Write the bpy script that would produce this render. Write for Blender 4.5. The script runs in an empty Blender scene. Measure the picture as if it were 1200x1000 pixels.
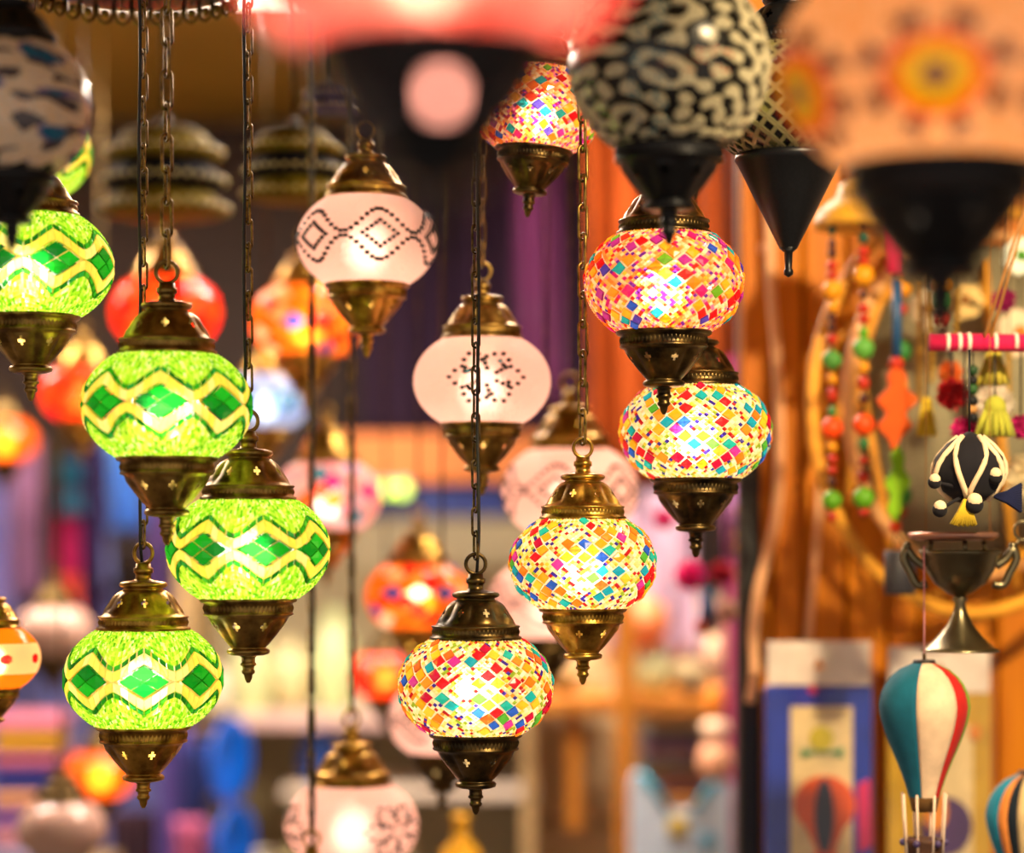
import bpy, math, random
from mathutils import Vector, Matrix
import numpy as np

PI = math.pi
scene = bpy.context.scene
COL = scene.collection
rnd = random.Random(7)

# ------------------------------------------------------------------ camera
F = 85.0 / 36.0 * 1200.0      # focal length in pixels of the 1200 x 1000 frame
V0 = 640.0                    # horizon row
CZ = 1.5                      # eye height
FOCUS = 2.0

cam_d = bpy.data.cameras.new('camera')
cam_d.lens = 85.0
cam_d.sensor_width = 36.0
cam_d.sensor_fit = 'HORIZONTAL'
cam_d.shift_y = (V0 - 500.0) / 1200.0
cam_d.clip_start = 0.05
cam_d.clip_end = 60
cam_d.dof.use_dof = True
cam_d.dof.focus_distance = FOCUS
cam_d.dof.aperture_fstop = 1.9
cam = bpy.data.objects.new('camera', cam_d)
COL.objects.link(cam)
cam.location = (0, 0, CZ)
cam.rotation_euler = (PI / 2, 0, 0)
scene.camera = cam

# ------------------------------------------------------------------ world and exposure
world = bpy.data.worlds.new('world')
scene.world = world
world.use_nodes = True
bg = world.node_tree.nodes['Background']
bg.inputs[0].default_value = (1.0, 0.85, 0.70, 1)
bg.inputs[1].default_value = 0.66

vs = scene.view_settings
vs.view_transform = 'Standard'
vs.look = 'None'
vs.exposure = 0.0
vs.gamma = 1.0
vs.use_curve_mapping = False
scene.display_settings.display_device = 'sRGB'
try:
    scene.cycles.use_denoising = True
    scene.cycles.transparent_max_bounces = 16
except Exception:
    pass

LAMP_W = 84.0                 # point light watts per square metre of globe radius squared
CEIL_Z = 2.36
BACK_Y = 4.9
FILL_TUBE_W = 36.0
FILL_SPOT_W = 135.0


def P(u, v, d):
    return Vector(((u - 600.0) / F * d, d, CZ + (V0 - v) / F * d))


def S(px, d):
    return px * d / F


# ------------------------------------------------------------------ materials
MATS = {}


def srgb(h):
    h = h.lstrip('#')
    c = [int(h[i:i + 2], 16) / 255.0 for i in (0, 2, 4)]
    return tuple(x / 12.92 if x <= .04045 else ((x + .055) / 1.055) ** 2.4 for x in c)


def c4(c):
    if isinstance(c, str):
        c = srgb(c)
    return (c[0], c[1], c[2], 1.0)


def mat(name, color='#808080', rough=.55, metal=0.0, var=.18, scale=30.0, bump=0.0, spec=.5, sheen=0.0):
    """plain principled material with a soft procedural colour variation"""
    if name in MATS:
        return MATS[name]
    m = bpy.data.materials.new(name)
    MATS[name] = m
    m.use_nodes = True
    nt = m.node_tree
    b = nt.nodes['Principled BSDF']
    tc = nt.nodes.new('ShaderNodeTexCoord')
    nz = nt.nodes.new('ShaderNodeTexNoise')
    nz.inputs['Scale'].default_value = scale
    nz.inputs['Detail'].default_value = 4
    nt.links.new(tc.outputs['Object'], nz.inputs['Vector'])
    rmp = nt.nodes.new('ShaderNodeValToRGB')
    c = c4(color)
    rmp.color_ramp.elements[0].position = .3
    rmp.color_ramp.elements[1].position = .7
    rmp.color_ramp.elements[0].color = tuple(x * (1 - var) for x in c[:3]) + (1,)
    rmp.color_ramp.elements[1].color = tuple(min(1, x * (1 + var)) for x in c[:3]) + (1,)
    nt.links.new(nz.outputs['Fac'], rmp.inputs['Fac'])
    nt.links.new(rmp.outputs['Color'], b.inputs['Base Color'])
    b.inputs['Roughness'].default_value = rough
    b.inputs['Metallic'].default_value = metal
    b.inputs['Specular IOR Level'].default_value = spec
    if sheen:
        b.inputs['Sheen Weight'].default_value = sheen
    if bump:
        bp = nt.nodes.new('ShaderNodeBump')
        bp.inputs['Strength'].default_value = bump
        bp.inputs['Distance'].default_value = .004
        nt.links.new(nz.outputs['Fac'], bp.inputs['Height'])
        nt.links.new(bp.outputs['Normal'], b.inputs['Normal'])
    return m


def glow_mat(name, source, hot=.42, rough=.55, gloss=.05, crackle=0.0):
    """lamp glass that lets the bulb inside shine through: translucent plus rough forward scatter"""
    m = bpy.data.materials.new(name)
    MATS[name] = m
    m.use_nodes = True
    nt = m.node_tree
    for n in list(nt.nodes):
        nt.nodes.remove(n)
    out = nt.nodes.new('ShaderNodeOutputMaterial')
    if source == 'attr':
        s = nt.nodes.new('ShaderNodeVertexColor')
        s.layer_name = 'Col'
        col = s.outputs['Color']
    else:
        s = nt.nodes.new('ShaderNodeObjectInfo')
        col = s.outputs['Color']
    tr = nt.nodes.new('ShaderNodeBsdfTranslucent')
    rf = nt.nodes.new('ShaderNodeBsdfRefraction')
    rf.inputs['Roughness'].default_value = rough
    rf.inputs['IOR'].default_value = 1.15
    gl = nt.nodes.new('ShaderNodeBsdfGlossy')
    gl.inputs['Roughness'].default_value = .18
    df = nt.nodes.new('ShaderNodeBsdfDiffuse')
    for n in (tr, rf, df):
        nt.links.new(col, n.inputs['Color'])
    m1 = nt.nodes.new('ShaderNodeMixShader')
    m1.inputs[0].default_value = hot
    nt.links.new(tr.outputs[0], m1.inputs[1])
    nt.links.new(rf.outputs[0], m1.inputs[2])
    m2 = nt.nodes.new('ShaderNodeMixShader')
    m2.inputs[0].default_value = .2
    nt.links.new(m1.outputs[0], m2.inputs[1])
    nt.links.new(df.outputs[0], m2.inputs[2])
    m3 = nt.nodes.new('ShaderNodeMixShader')
    m3.inputs[0].default_value = gloss
    nt.links.new(m2.outputs[0], m3.inputs[1])
    nt.links.new(gl.outputs[0], m3.inputs[2])
    if crackle:
        tc = nt.nodes.new('ShaderNodeTexCoord')
        vo = nt.nodes.new('ShaderNodeTexVoronoi')
        vo.inputs['Scale'].default_value = 26
        nt.links.new(tc.outputs['Object'], vo.inputs['Vector'])
        bp = nt.nodes.new('ShaderNodeBump')
        bp.inputs['Strength'].default_value = crackle
        bp.inputs['Distance'].default_value = .03
        nt.links.new(vo.outputs['Distance'], bp.inputs['Height'])
        for n in (tr, rf, gl):
            nt.links.new(bp.outputs['Normal'], n.inputs['Normal'])
    nt.links.new(m3.outputs[0], out.inputs['Surface'])
    return m


def attr_mat(name, rough=.4, spec=.5):
    """opaque material coloured by the mesh's own colour attribute"""
    m = bpy.data.materials.new(name)
    MATS[name] = m
    m.use_nodes = True
    nt = m.node_tree
    b = nt.nodes['Principled BSDF']
    s = nt.nodes.new('ShaderNodeVertexColor')
    s.layer_name = 'Col'
    nt.links.new(s.outputs['Color'], b.inputs['Base Color'])
    b.inputs['Roughness'].default_value = rough
    b.inputs['Specular IOR Level'].default_value = spec
    return m


def clear_mat(name, tint=(1, 1, 1), gl_rough=.03, fac=.06):
    m = bpy.data.materials.new(name)
    MATS[name] = m
    m.use_nodes = True
    nt = m.node_tree
    for n in list(nt.nodes):
        nt.nodes.remove(n)
    out = nt.nodes.new('ShaderNodeOutputMaterial')
    t = nt.nodes.new('ShaderNodeBsdfTransparent')
    t.inputs['Color'].default_value = c4(tint)
    g = nt.nodes.new('ShaderNodeBsdfGlossy')
    g.inputs['Roughness'].default_value = gl_rough
    mx = nt.nodes.new('ShaderNodeMixShader')
    mx.inputs[0].default_value = fac
    nt.links.new(t.outputs[0], mx.inputs[1])
    nt.links.new(g.outputs[0], mx.inputs[2])
    nt.links.new(mx.outputs[0], out.inputs['Surface'])
    return m


def emit_mat(name, color, strength):
    m = bpy.data.materials.new(name)
    MATS[name] = m
    m.use_nodes = True
    nt = m.node_tree
    b = nt.nodes['Principled BSDF']
    b.inputs['Base Color'].default_value = c4(color)
    b.inputs['Emission Color'].default_value = c4(color)
    b.inputs['Emission Strength'].default_value = strength
    return m


def wood_mat(name, c1, c2, rough=.4, scale=3.0):
    m = bpy.data.materials.new(name)
    MATS[name] = m
    m.use_nodes = True
    nt = m.node_tree
    b = nt.nodes['Principled BSDF']
    tc = nt.nodes.new('ShaderNodeTexCoord')
    oi = nt.nodes.new('ShaderNodeObjectInfo')
    mp = nt.nodes.new('ShaderNodeMapping')
    mp.inputs['Scale'].default_value = (scale * 7, scale * 7, scale * .6)
    ad = nt.nodes.new('ShaderNodeVectorMath')
    ad.operation = 'ADD'
    nt.links.new(tc.outputs['Object'], ad.inputs[0])
    nt.links.new(oi.outputs['Random'], ad.inputs[1])
    nt.links.new(ad.outputs[0], mp.inputs['Vector'])
    nz = nt.nodes.new('ShaderNodeTexNoise')
    nz.inputs['Scale'].default_value = 2.2
    nz.inputs['Detail'].default_value = 6
    nz.inputs['Distortion'].default_value = .6
    nt.links.new(mp.outputs[0], nz.inputs['Vector'])
    r = nt.nodes.new('ShaderNodeValToRGB')
    r.color_ramp.elements[0].position = .32
    r.color_ramp.elements[1].position = .68
    r.color_ramp.elements[0].color = c4(c1)
    r.color_ramp.elements[1].color = c4(c2)
    nt.links.new(nz.outputs['Fac'], r.inputs['Fac'])
    nt.links.new(r.outputs['Color'], b.inputs['Base Color'])
    b.inputs['Roughness'].default_value = rough
    b.inputs['Specular IOR Level'].default_value = .22
    return m


def brass_mat(name, dark, light, rough):
    m = bpy.data.materials.new(name)
    MATS[name] = m
    m.use_nodes = True
    nt = m.node_tree
    b = nt.nodes['Principled BSDF']
    tc = nt.nodes.new('ShaderNodeTexCoord')
    nz = nt.nodes.new('ShaderNodeTexNoise')
    nz.inputs['Scale'].default_value = 5.0
    nz.inputs['Detail'].default_value = 5
    nt.links.new(tc.outputs['Object'], nz.inputs['Vector'])
    r = nt.nodes.new('ShaderNodeValToRGB')
    r.color_ramp.elements[0].position = .35
    r.color_ramp.elements[1].position = .7
    r.color_ramp.elements[0].color = c4(dark)
    r.color_ramp.elements[1].color = c4(light)
    nt.links.new(nz.outputs['Fac'], r.inputs['Fac'])
    nt.links.new(r.outputs['Color'], b.inputs['Base Color'])
    b.inputs['Metallic'].default_value = .95
    b.inputs['Roughness'].default_value = rough
    return m


M_SEED = glow_mat('lit_seed_beads', 'attr', hot=.40, rough=.5, gloss=.04)
M_TILE = glow_mat('lit_glass_tile', 'object', hot=.30, rough=.5, gloss=.05)
M_WHITE = glow_mat('lit_white_crackle', 'attr', hot=.13, rough=.34, gloss=.04, crackle=.35)
M_SOFT = glow_mat('lit_soft_glass', 'attr', hot=.05, rough=.6, gloss=.04)
M_SOFTT = glow_mat('lit_soft_tile', 'object', hot=.05, rough=.6, gloss=.04)
M_CLEAR = clear_mat('clear_globe_glass')
M_BRASS = brass_mat('antique_brass', '#5a4520', '#a88a48', .36)
M_BRASS2 = brass_mat('aged_gold_brass', '#6a4c18', '#c29a44', .33)
M_DARKB = brass_mat('dark_bronze', '#2c2418', '#6b5630', .34)
M_BLACKM = mat('blackened_metal', '#15161a', .38, .6, .2)
M_CHAIN = brass_mat('chain_brass', '#4a3a1c', '#a08040', .36)
M_CORD = mat('black_cord', '#0d0c0b', .5, 0, .1)


# ------------------------------------------------------------------ mesh helpers
def mk_mesh(name, verts, faces, mats=(), fm=None, smooth=True, cols=None):
    me = bpy.data.meshes.new(name)
    me.from_pydata([tuple(v) for v in verts], [], faces)
    for m in mats:
        me.materials.append(m)
    if fm is not None:
        me.polygons.foreach_set('material_index', fm)
    if smooth is True:
        me.polygons.foreach_set('use_smooth', [True] * len(me.polygons))
    elif smooth:
        me.polygons.foreach_set('use_smooth', smooth)
    if cols is not None:   # one colour per face
        ca = me.color_attributes.new('Col', 'FLOAT_COLOR', 'CORNER')
        data = []
        for p, c in zip(me.polygons, cols):
            data += list(c4(c)) * p.loop_total
        ca.data.foreach_set('color', data)
    me.update()
    return me


def ob(name, me, parent=None, loc=(0, 0, 0), rot=(0, 0, 0), scale=None, color=None):
    o = bpy.data.objects.new(name, me)
    COL.objects.link(o)
    o.parent = parent
    o.location = loc
    o.rotation_euler = rot
    if scale is not None:
        o.scale = scale if hasattr(scale, '__len__') else (scale,) * 3
    if color is not None:
        o.color = c4(color)
    return o


def tag(o, label, cat, group=None, kind=None):
    o['label'] = label
    o['category'] = cat
    if group:
        o['group'] = group
    if kind:
        o['kind'] = kind
    return o


def thing(name, label, cat, loc, group=None, scale=None, rot=(0, 0, 0)):
    return tag(ob(name, None, None, loc, rot, scale), label, cat, group)


def struct(o):
    o['kind'] = 'structure'
    return o


class B:
    """collects simple solids into one mesh"""
    def __init__(s):
        s.v, s.f = [], []

    def add(s, v, f):
        k = len(s.v)
        s.v += [Vector(p) for p in v]
        s.f += [tuple(i + k for i in q) for q in f]
        return s

    def box(s, x0, x1, y0, y1, z0, z1, bev=0.0):
        if bev <= 0:
            v = [(x, y, z) for z in (z0, z1) for y in (y0, y1) for x in (x0, x1)]
            return s.add(v, [(0, 2, 3, 1), (4, 5, 7, 6), (0, 1, 5, 4), (2, 6, 7, 3), (0, 4, 6, 2), (1, 3, 7, 5)])
        b = bev
        rings = []
        for z, i in ((z0, b), (z0 + b, 0), (z1 - b, 0), (z1, b)):
            xa, xb, ya, yb = x0 + i, x1 - i, y0 + i, y1 - i
            rings.append([(xa + b, ya, z), (xb - b, ya, z), (xb, ya + b, z), (xb, yb - b, z),
                          (xb - b, yb, z), (xa + b, yb, z), (xa, yb - b, z), (xa, ya + b, z)])
        v = [p for r in rings for p in r]
        f = [tuple(range(7, -1, -1)), tuple(range(24, 32))]
        for r in range(3):
            for i in range(8):
                j = (i + 1) % 8
                f.append((r * 8 + i, r * 8 + j, r * 8 + 8 + j, r * 8 + 8 + i))
        return s.add(v, f)

    def lathe(s, prof, seg=24, c=(0, 0, 0), fn=None, cap=True, skip=None):
        n = len(prof)
        v = []
        for (r, z) in prof:
            for i in range(seg):
                a = 2 * PI * i / seg
                rr = r * fn(a, z) if fn else r
                v.append((c[0] + rr * math.cos(a), c[1] + rr * math.sin(a), c[2] + z))
        f = []
        for k in range(n - 1):
            for i in range(seg):
                if skip and skip(k, i):
                    continue
                j = (i + 1) % seg
                f.append((k * seg + i, k * seg + j, (k + 1) * seg + j, (k + 1) * seg + i))
        if cap:
            f.append(tuple(range(seg - 1, -1, -1)))
            f.append(tuple(range((n - 1) * seg, n * seg)))
        return s.add(v, f)

    def ball(s, c, r, seg=10, rings=7, sz=1.0):
        prof = [(r * math.cos(t), r * sz * math.sin(t)) for t in
                [-PI / 2 + .12 + (PI - .24) * k / (rings - 1) for k in range(rings)]]
        return s.lathe(prof, seg, c)

    def tube(s, pts, r, seg=8, closed=False):
        pts = [Vector(p) for p in pts]
        n = len(pts)
        rr = r if hasattr(r, '__len__') else [r] * n
        v = []
        up = None
        for k in range(n):
            a = pts[k - 1] if (k > 0 or closed) else pts[0]
            b = pts[(k + 1) % n] if (k < n - 1 or closed) else pts[-1]
            t = (b - a).normalized()
            if up is None:
                up = t.orthogonal().normalized()
            up = (up - t * up.dot(t))
            if up.length < 1e-6:
                up = t.orthogonal()
            up.normalize()
            w = t.cross(up)
            for i in range(seg):
                q = 2 * PI * i / seg
                v.append(pts[k] + (up * math.cos(q) + w * math.sin(q)) * rr[k])
        f = []
        for k in range(n if closed else n - 1):
            k2 = (k + 1) % n
            for i in range(seg):
                j = (i + 1) % seg
                f.append((k * seg + i, k * seg + j, k2 * seg + j, k2 * seg + i))
        if not closed:
            f.append(tuple(range(seg - 1, -1, -1)))
            f.append(tuple(range((n - 1) * seg, n * seg)))
        return s.add(v, f)

    def prism(s, poly, y0, y1):
        """outline in x,z extruded along y"""
        n = len(poly)
        v = [(x, y0, z) for x, z in poly] + [(x, y1, z) for x, z in poly]
        f = [tuple(range(n)), tuple(range(2 * n - 1, n - 1, -1))]
        for i in range(n):
            j = (i + 1) % n
            f.append((j, i, n + i, n + j))
        return s.add(v, f)

    def mesh(s, name, m, smooth=True):
        return mk_mesh(name, s.v, s.f, [m], smooth=smooth)

    def build(s, name, m, parent=None, loc=(0, 0, 0), smooth=True, rot=(0, 0, 0)):
        return ob(name, s.mesh(name, m, smooth), parent, loc, rot)


# ------------------------------------------------------------------ the shop itself
M_WALLB = mat('dark_brown_wall', '#3a2a26', .7, 0, .2, 3)
M_CEIL = mat('ochre_ceiling', '#b48c28', .7, 0, .12, 2)
M_FLOOR = mat('grey_floor', '#77695f', .6, 0, .15, 4)
M_SIDE = mat('cream_side_wall', '#b8a898', .8, 0, .08, 3)

struct(B().box(-2.0, 2.0, -.6, BACK_Y + .2, -.1, 0).build('floor', M_FLOOR, smooth=False))
struct(B().box(-2.0, 2.0, .55, BACK_Y + .2, CEIL_Z, CEIL_Z + .1).build('ceiling', M_CEIL, smooth=False))
struct(B().box(-2.0, 2.0, BACK_Y, BACK_Y + .12, 0, CEIL_Z).build('wall_back', M_WALLB, smooth=False))
struct(B().box(-2.12, -2.0, .55, BACK_Y + .12, 0, CEIL_Z).build('wall_left', M_SIDE, smooth=False))
struct(B().box(2.0, 2.12, .55, BACK_Y + .12, 0, CEIL_Z).build('wall_right', M_SIDE, smooth=False))

# wooden plank wall on the right
M_PLANK = wood_mat('orange_pine', '#c06a06', '#dc860a', .5)
WY = 2.66
wall = struct(B().box(S(868 - 600, WY), S(1330 - 600, WY), WY + .022, WY + .06, 0, CEIL_Z).build('wall_planked', mat('plank_backing', '#2a1608', .7), smooth=False))
edges = [868, 905, 941, 992, 1040, 1078, 1122, 1168, 1215, 1270, 1328]
for i in range(len(edges) - 1):
    xa, xb = S(edges[i] - 600, WY), S(edges[i + 1] - 600, WY)
    dy = rnd.uniform(-.004, .004)
    B().box(xa + .0018, xb - .0018, WY - .002 + dy, WY + .021 + dy, .01, CEIL_Z - .01, .003).build('plank', M_PLANK, wall, smooth=False)

# added lights above the view, brightening the rear shop and plank wall
M_FILL_TUBE = emit_mat('lit_fill_tube', '#ffe9d0', 5.0)
M_FIT = mat('white_fitting', '#d8d4cc', .4)
for k, (x, y, lab) in enumerate(((-1.12, 3.3, 'added unseen tube light brightening the hanging shawls'), (-.27, 3.42, 'added unseen tube light brightening the pottery shelves'), (.30, 2.98, 'added unseen tube light brightening the wooden cabinet'))):
    t = thing('fill_tube_light', lab, 'added light', (x, y, CEIL_Z), 'added tube lights')
    B().box(-.32, .32, -.02, .02, -.012, 0, .004).build('housing', M_FIT, t, smooth=False)
    for sx in (-.3, .3):
        B().tube([(sx, 0, -.01), (sx, 0, -.075)], .006, 8).build('stem', M_FIT, t)
    B().tube([(-.32, 0, -.08), (.32, 0, -.08)], .013, 10).build('tube', M_FILL_TUBE, t)
    for up in (0, 1):
        la = bpy.data.lights.new('fill_tube_glow', 'AREA')
        la.shape = 'RECTANGLE'
        la.size, la.size_y = .62, .03
        la.energy = FILL_TUBE_W * (.35 if up else 1) * (.72, .8, .6)[k]
        la.color = (1.0, .84, .70)
        ob('fill_tube_glow', la, t, (0, 0, -.062 if up else -.098), (PI if up else 0, 0, 0))
t = thing('fill_spot', 'added unseen black spot brightening the plank wall', 'added light', (.62, 1.1, CEIL_Z))  # added spot out of view, brightens the plank wall
B().lathe([(.04, 0), (.04, -.01), (.012, -.014), (.012, -.06)], 20).build('mount', M_BLACKM, t)
hd = B().lathe([(.02, .06), (.045, .05), (.05, -.05), (.046, -.05), (.04, .03), (.001, .035)], 24).build('head', M_BLACKM, t, (0, 0, -.10), rot=(math.radians(60), 0, 0))
la = bpy.data.lights.new('fill_spot_glow', 'SPOT')
la.energy = FILL_SPOT_W
la.color = (1.0, .76, .44)
la.spot_size = math.radians(80)
la.spot_blend = .6
la.shadow_soft_size = .035
ob('fill_spot_glow', la, hd, (0, 0, -.055))

# ------------------------------------------------------------------ lamp metalwork (unit globe radius)
HOLE_SEG = 96


def make_cap():
    prof = [(.575, .60), (.60, .615), (.60, .65), (.565, .66), (.56, .765), (.58, .775), (.575, .795), (.525, .805),
            (.50, .845), (.475, .88), (.452, .915), (.43, .95), (.41, .985), (.388, 1.02), (.365, 1.055), (.335, 1.09), (.29, 1.12),
            (.25, 1.135), (.25, 1.15), (.29, 1.165), (.31, 1.195), (.295, 1.225), (.22, 1.245), (.14, 1.255), (.105, 1.265),
            (.10, 1.31), (.105, 1.34), (.125, 1.35), (.125, 1.41), (.10, 1.42), (.095, 1.47), (.02, 1.485)]

    def fl(a, z):
        if .82 < z < 1.11:
            k = min(1, (z - .82) / .06, (1.11 - z) / .06)
            return 1 + .09 * k * (abs(math.cos(4 * a)) - .5)
        return 1

    def skip(k, i):
        m = (i + 6) % 12
        if prof[k][1] < .9:
            return False
        z = prof[k][1]
        if .905 < z < .92:
            return m == 6
        if .945 < z < .96:
            return m in (5, 6, 7)
        if .98 < z < .99:
            return m == 6
        return False
    b = B().lathe(prof, HOLE_SEG, fn=fl, cap=False, skip=skip)
    return b


def make_base(big=False):
    prof = [(.56, -.60), (.605, -.612), (.61, -.64), (.59, -.66), (.555, -.67), (.545, -.79), (.565, -.80), (.555, -.82), (.51, -.835),
            (.49, -.87), (.468, -.905), (.444, -.94), (.418, -.975), (.39, -1.01), (.36, -1.05), (.325, -1.095), (.29, -1.14), (.255, -1.185),
            (.225, -1.215), (.215, -1.23), (.25, -1.24), (.27, -1.265), (.26, -1.30), (.20, -1.32), (.10, -1.33)]

    def fl(a, z):
        if -1.19 < z < -.85:
            k = min(1, (-.85 - z) / .06, (z + 1.19) / .06)
            return 1 + .09 * k * (abs(math.cos(4 * a)) - .5)
        return 1

    def skip(k, i):
        z = prof[k][1]
        m = (i + 6) % 12
        if big:
            return -.98 < z < -.90 and m in (5, 6, 7)
        if -.91 < z < -.90:
            return m == 6
        if -.945 < z < -.93:
            return m in (5, 6, 7)
        if -.98 < z < -.97:
            return m == 6
        return False
    return B().lathe(prof, HOLE_SEG, fn=fl, cap=False, skip=skip)


def make_finial():
    prof = [(.10, -1.32), (.105, -1.335), (.085, -1.35), (.085, -1.41), (.10, -1.425), (.10, -1.445), (.075, -1.46), (.07, -1.50),
            (.085, -1.515), (.08, -1.545), (.055, -1.565), (.045, -1.62), (.02, -1.665)]
    return B().lathe(prof, 16)


def make_beads(r, z0, z1, n=64):
    b = B()
    for i in range(n):
        a = 2 * PI * i / n
        c, s_ = math.cos(a), math.sin(a)
        zc, hz, hw = (z0 + z1) / 2, (z1 - z0) / 2, PI * r / n * .72
        t = (-s_, c)
        v = [(r * c - t[0] * hw, r * s_ - t[1] * hw, zc), (r * c, r * s_, zc - hz), (r * c + t[0] * hw, r * s_ + t[1] * hw, zc),
             (r * c, r * s_, zc + hz), ((r + .02) * c, (r + .02) * s_, zc)]
        b.add(v, [(0, 1, 4), (1, 2, 4), (2, 3, 4), (3, 0, 4)])
    return b


def torus_pts(R, n=20):
    return [(R * math.cos(2 * PI * i / n), 0, R * math.sin(2 * PI * i / n)) for i in range(n)]


METAL = {}


def metal_set(key, m):
    METAL[key] = dict(
        cap=make_cap().mesh('lamp_cap', m), base=make_base().mesh('lamp_base', m), finial=make_finial().mesh('finial', m),
        b1=make_beads(.558, .664, .764).mesh('beaded_band', m), b2=make_beads(.548, -.79, -.672).mesh('beaded_band', m),
        ring=B().tube(torus_pts(.13), .026, 8, True).mesh('hanging_ring', m))


metal_set('brass', M_BRASS)
metal_set('gold', M_BRASS2)
metal_set('dark', M_DARKB)
metal_set('black', M_BLACKM)
METAL['cone'] = dict(METAL['black'])
METAL['cone']['base'] = B().lathe([(.56, -.60), (.62, -.62), (.63, -.68), (.60, -.72), (.46, -1.0), (.28, -1.36), (.11, -1.70), (.10, -1.72)], 48, cap=False).mesh('lamp_base', M_BLACKM)
METAL['cone']['finial'] = B().lathe([(.11, -1.71), (.05, -1.76), (.04, -1.95), (.055, -1.97), (.055, -2.02), (.01, -2.05)], 16).mesh('finial', M_BLACKM)
METAL['pierced'] = dict(METAL['black'])
METAL['pierced']['base'] = make_base(True).mesh('lamp_base', M_BLACKM)

# chain link of unit length along z
lk = []
for i in range(16):
    a = 2 * PI * i / 16
    lk.append((.14 * math.cos(a), 0, .14 * math.sin(a) + (.36 if math.sin(a) > 0 else -.36)))
LINK = B().tube(lk, .045, 6, True).mesh('chain_link', M_CHAIN)
LINK_D = B().tube(lk, .05, 6, True).mesh('chain_link', M_DARKB)

# ------------------------------------------------------------------ globes (unit radius)
GB = .76
FM = math.acos(.55)


def gp(th, s, off=0.0):
    f = s * FM
    r, z = math.cos(f), GB * math.sin(f)
    nr, nz = math.cos(f), math.sin(f) / GB
    n = math.hypot(nr, nz)
    r += off * nr / n
    z += off * nz / n
    return (r * math.cos(th), r * math.sin(th), z)


def jit(quad, r, a):
    w = max(q[0] for q in quad) - min(q[0] for q in quad)
    h = max(q[1] for q in quad) - min(q[1] for q in quad)
    return [(x + r.uniform(-a, a) * w, y + r.uniform(-a, a) * h) for x, y in quad]


def piece_mesh(name, quad, inset=.9, raise_=.022, dome=.012, m=None):
    """a glass chip: domed front and side walls, open towards the bulb"""
    ct = sum(q[0] for q in quad) / 4
    cs = sum(q[1] for q in quad) / 4
    q = [(ct + (a - ct) * inset, cs + (b - cs) * inset) for a, b in quad]
    q2 = [(ct + (a - ct) * inset * .93, cs + (b - cs) * inset * .93) for a, b in quad]
    v = [gp(a, b, -.003) for a, b in q] + [gp(a, b, raise_ * .8) for a, b in q] + [gp(a, b, raise_) for a, b in q2] + [gp(ct, cs, raise_ + dome)]
    f = []
    for i in range(4):
        j = (i + 1) % 4
        f += [(i, j, 4 + j, 4 + i), (4 + i, 4 + j, 8 + j, 8 + i), (8 + i, 8 + j, 12)]
    return mk_mesh(name, v, f, [m or M_TILE], smooth=False)


def lattice_globe(N, M, k, is_tile, seed_col, grout, sub=3, m_seed=None, seed=1, seed_raise=.016):
    r = random.Random(seed)
    v, f, fm, cols = [], [], [], []
    tiles = []

    def face(pts, mi, c):
        i0 = len(v)
        v.extend(pts)
        f.append(tuple(range(i0, i0 + len(pts))))
        fm.append(mi)
        cols.append(c)
    h = 2.0 / M
    cl = lambda s: max(-1.0, min(1.0, s))
    for j in range(M + 1):
        sc = -1 + j * h
        for i in range(N):
            tc = (i + .5 * (j % 2)) * 2 * PI / N
            dt = PI / N
            Q = [(tc - dt, sc), (tc, cl(sc - h)), (tc + dt, sc), (tc, cl(sc + h))]
            if 0 < j < M and is_tile(r, j, M, i):
                I = [(tc + (a - tc) * k, sc + (b - sc) * k) for a, b in Q]
                for a in range(4):
                    b = (a + 1) % 4
                    face([gp(*Q[a]), gp(*Q[b]), gp(*I[b]), gp(*I[a])], 0, grout(r))
                face([gp(*p) for p in I], 1, (1, 1, 1))
                tiles.append((i, j))
            else:
                def bil(x, y):
                    a = [Q[0][q] * (1 - x) * (1 - y) + Q[1][q] * x * (1 - y) + Q[2][q] * x * y + Q[3][q] * (1 - x) * y for q in (0, 1)]
                    return a
                for a in range(sub):
                    for b in range(sub):
                        c = seed_col(r)
                        qs = [bil(a / sub, b / sub), bil((a + 1) / sub, b / sub), bil((a + 1) / sub, (b + 1) / sub), bil(a / sub, (b + 1) / sub)]
                        ct = (sum(q[0] for q in qs) / 4, sum(q[1] for q in qs) / 4)
                        ps = [gp(*q) for q in qs]
                        ap = gp(ct[0], ct[1], seed_raise)
                        for e in range(4):
                            face([ps[e], ps[(e + 1) % 4], ap], 0, c)
    me = mk_mesh('glass_globe', v, f, [m_seed or M_SEED, M_CLEAR], fm, False, cols)
    tm = {}
    for j in range(1, M):
        sc = -1 + j * h
        dt = PI / N
        tm[j] = [piece_mesh('tile', jit([(-dt, sc), (0, sc - h), (dt, sc), (0, sc + h)], r, .075), k * 1.06) for _ in range(4)]
    return me, tiles, tm, N


def pick(*cs):
    return lambda r: cs[int(r.random() * len(cs)) % len(cs)]


GLOBES = {}
# multicoloured mosaics
WARMSEED = pick('#ffd9a0', '#ffb45a', '#ffcf96', '#ff9a4a', '#ffe2b4', '#ff7fae', '#d8301e', '#c8247a', '#ffb070', '#6a2aa0', '#ffc23a', '#ffe9c4', '#ff8a3a')
YELSEED = pick('#fff0b4', '#ffe06a', '#ffe9a0', '#fff4cc', '#ffd84a', '#e8982a', '#b81e1e', '#fff0c8', '#98b830', '#3c2c9a', '#ffe48a', '#ffd9a0', '#fff6da')
mt = lambda r, j, M, i: r.random() < (.10 if j in (1, M - 1) else .26 if j in (2, M - 2) else .47)
GLOBES['multi_warm'] = lattice_globe(26, 16, .79, mt, WARMSEED, pick('#ffe4c8', '#ffd0a8'), seed=3)
GLOBES['multi_yellow'] = lattice_globe(26, 16, .79, mt, YELSEED, pick('#fff4d8', '#ffeab8'), seed=4)
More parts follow.
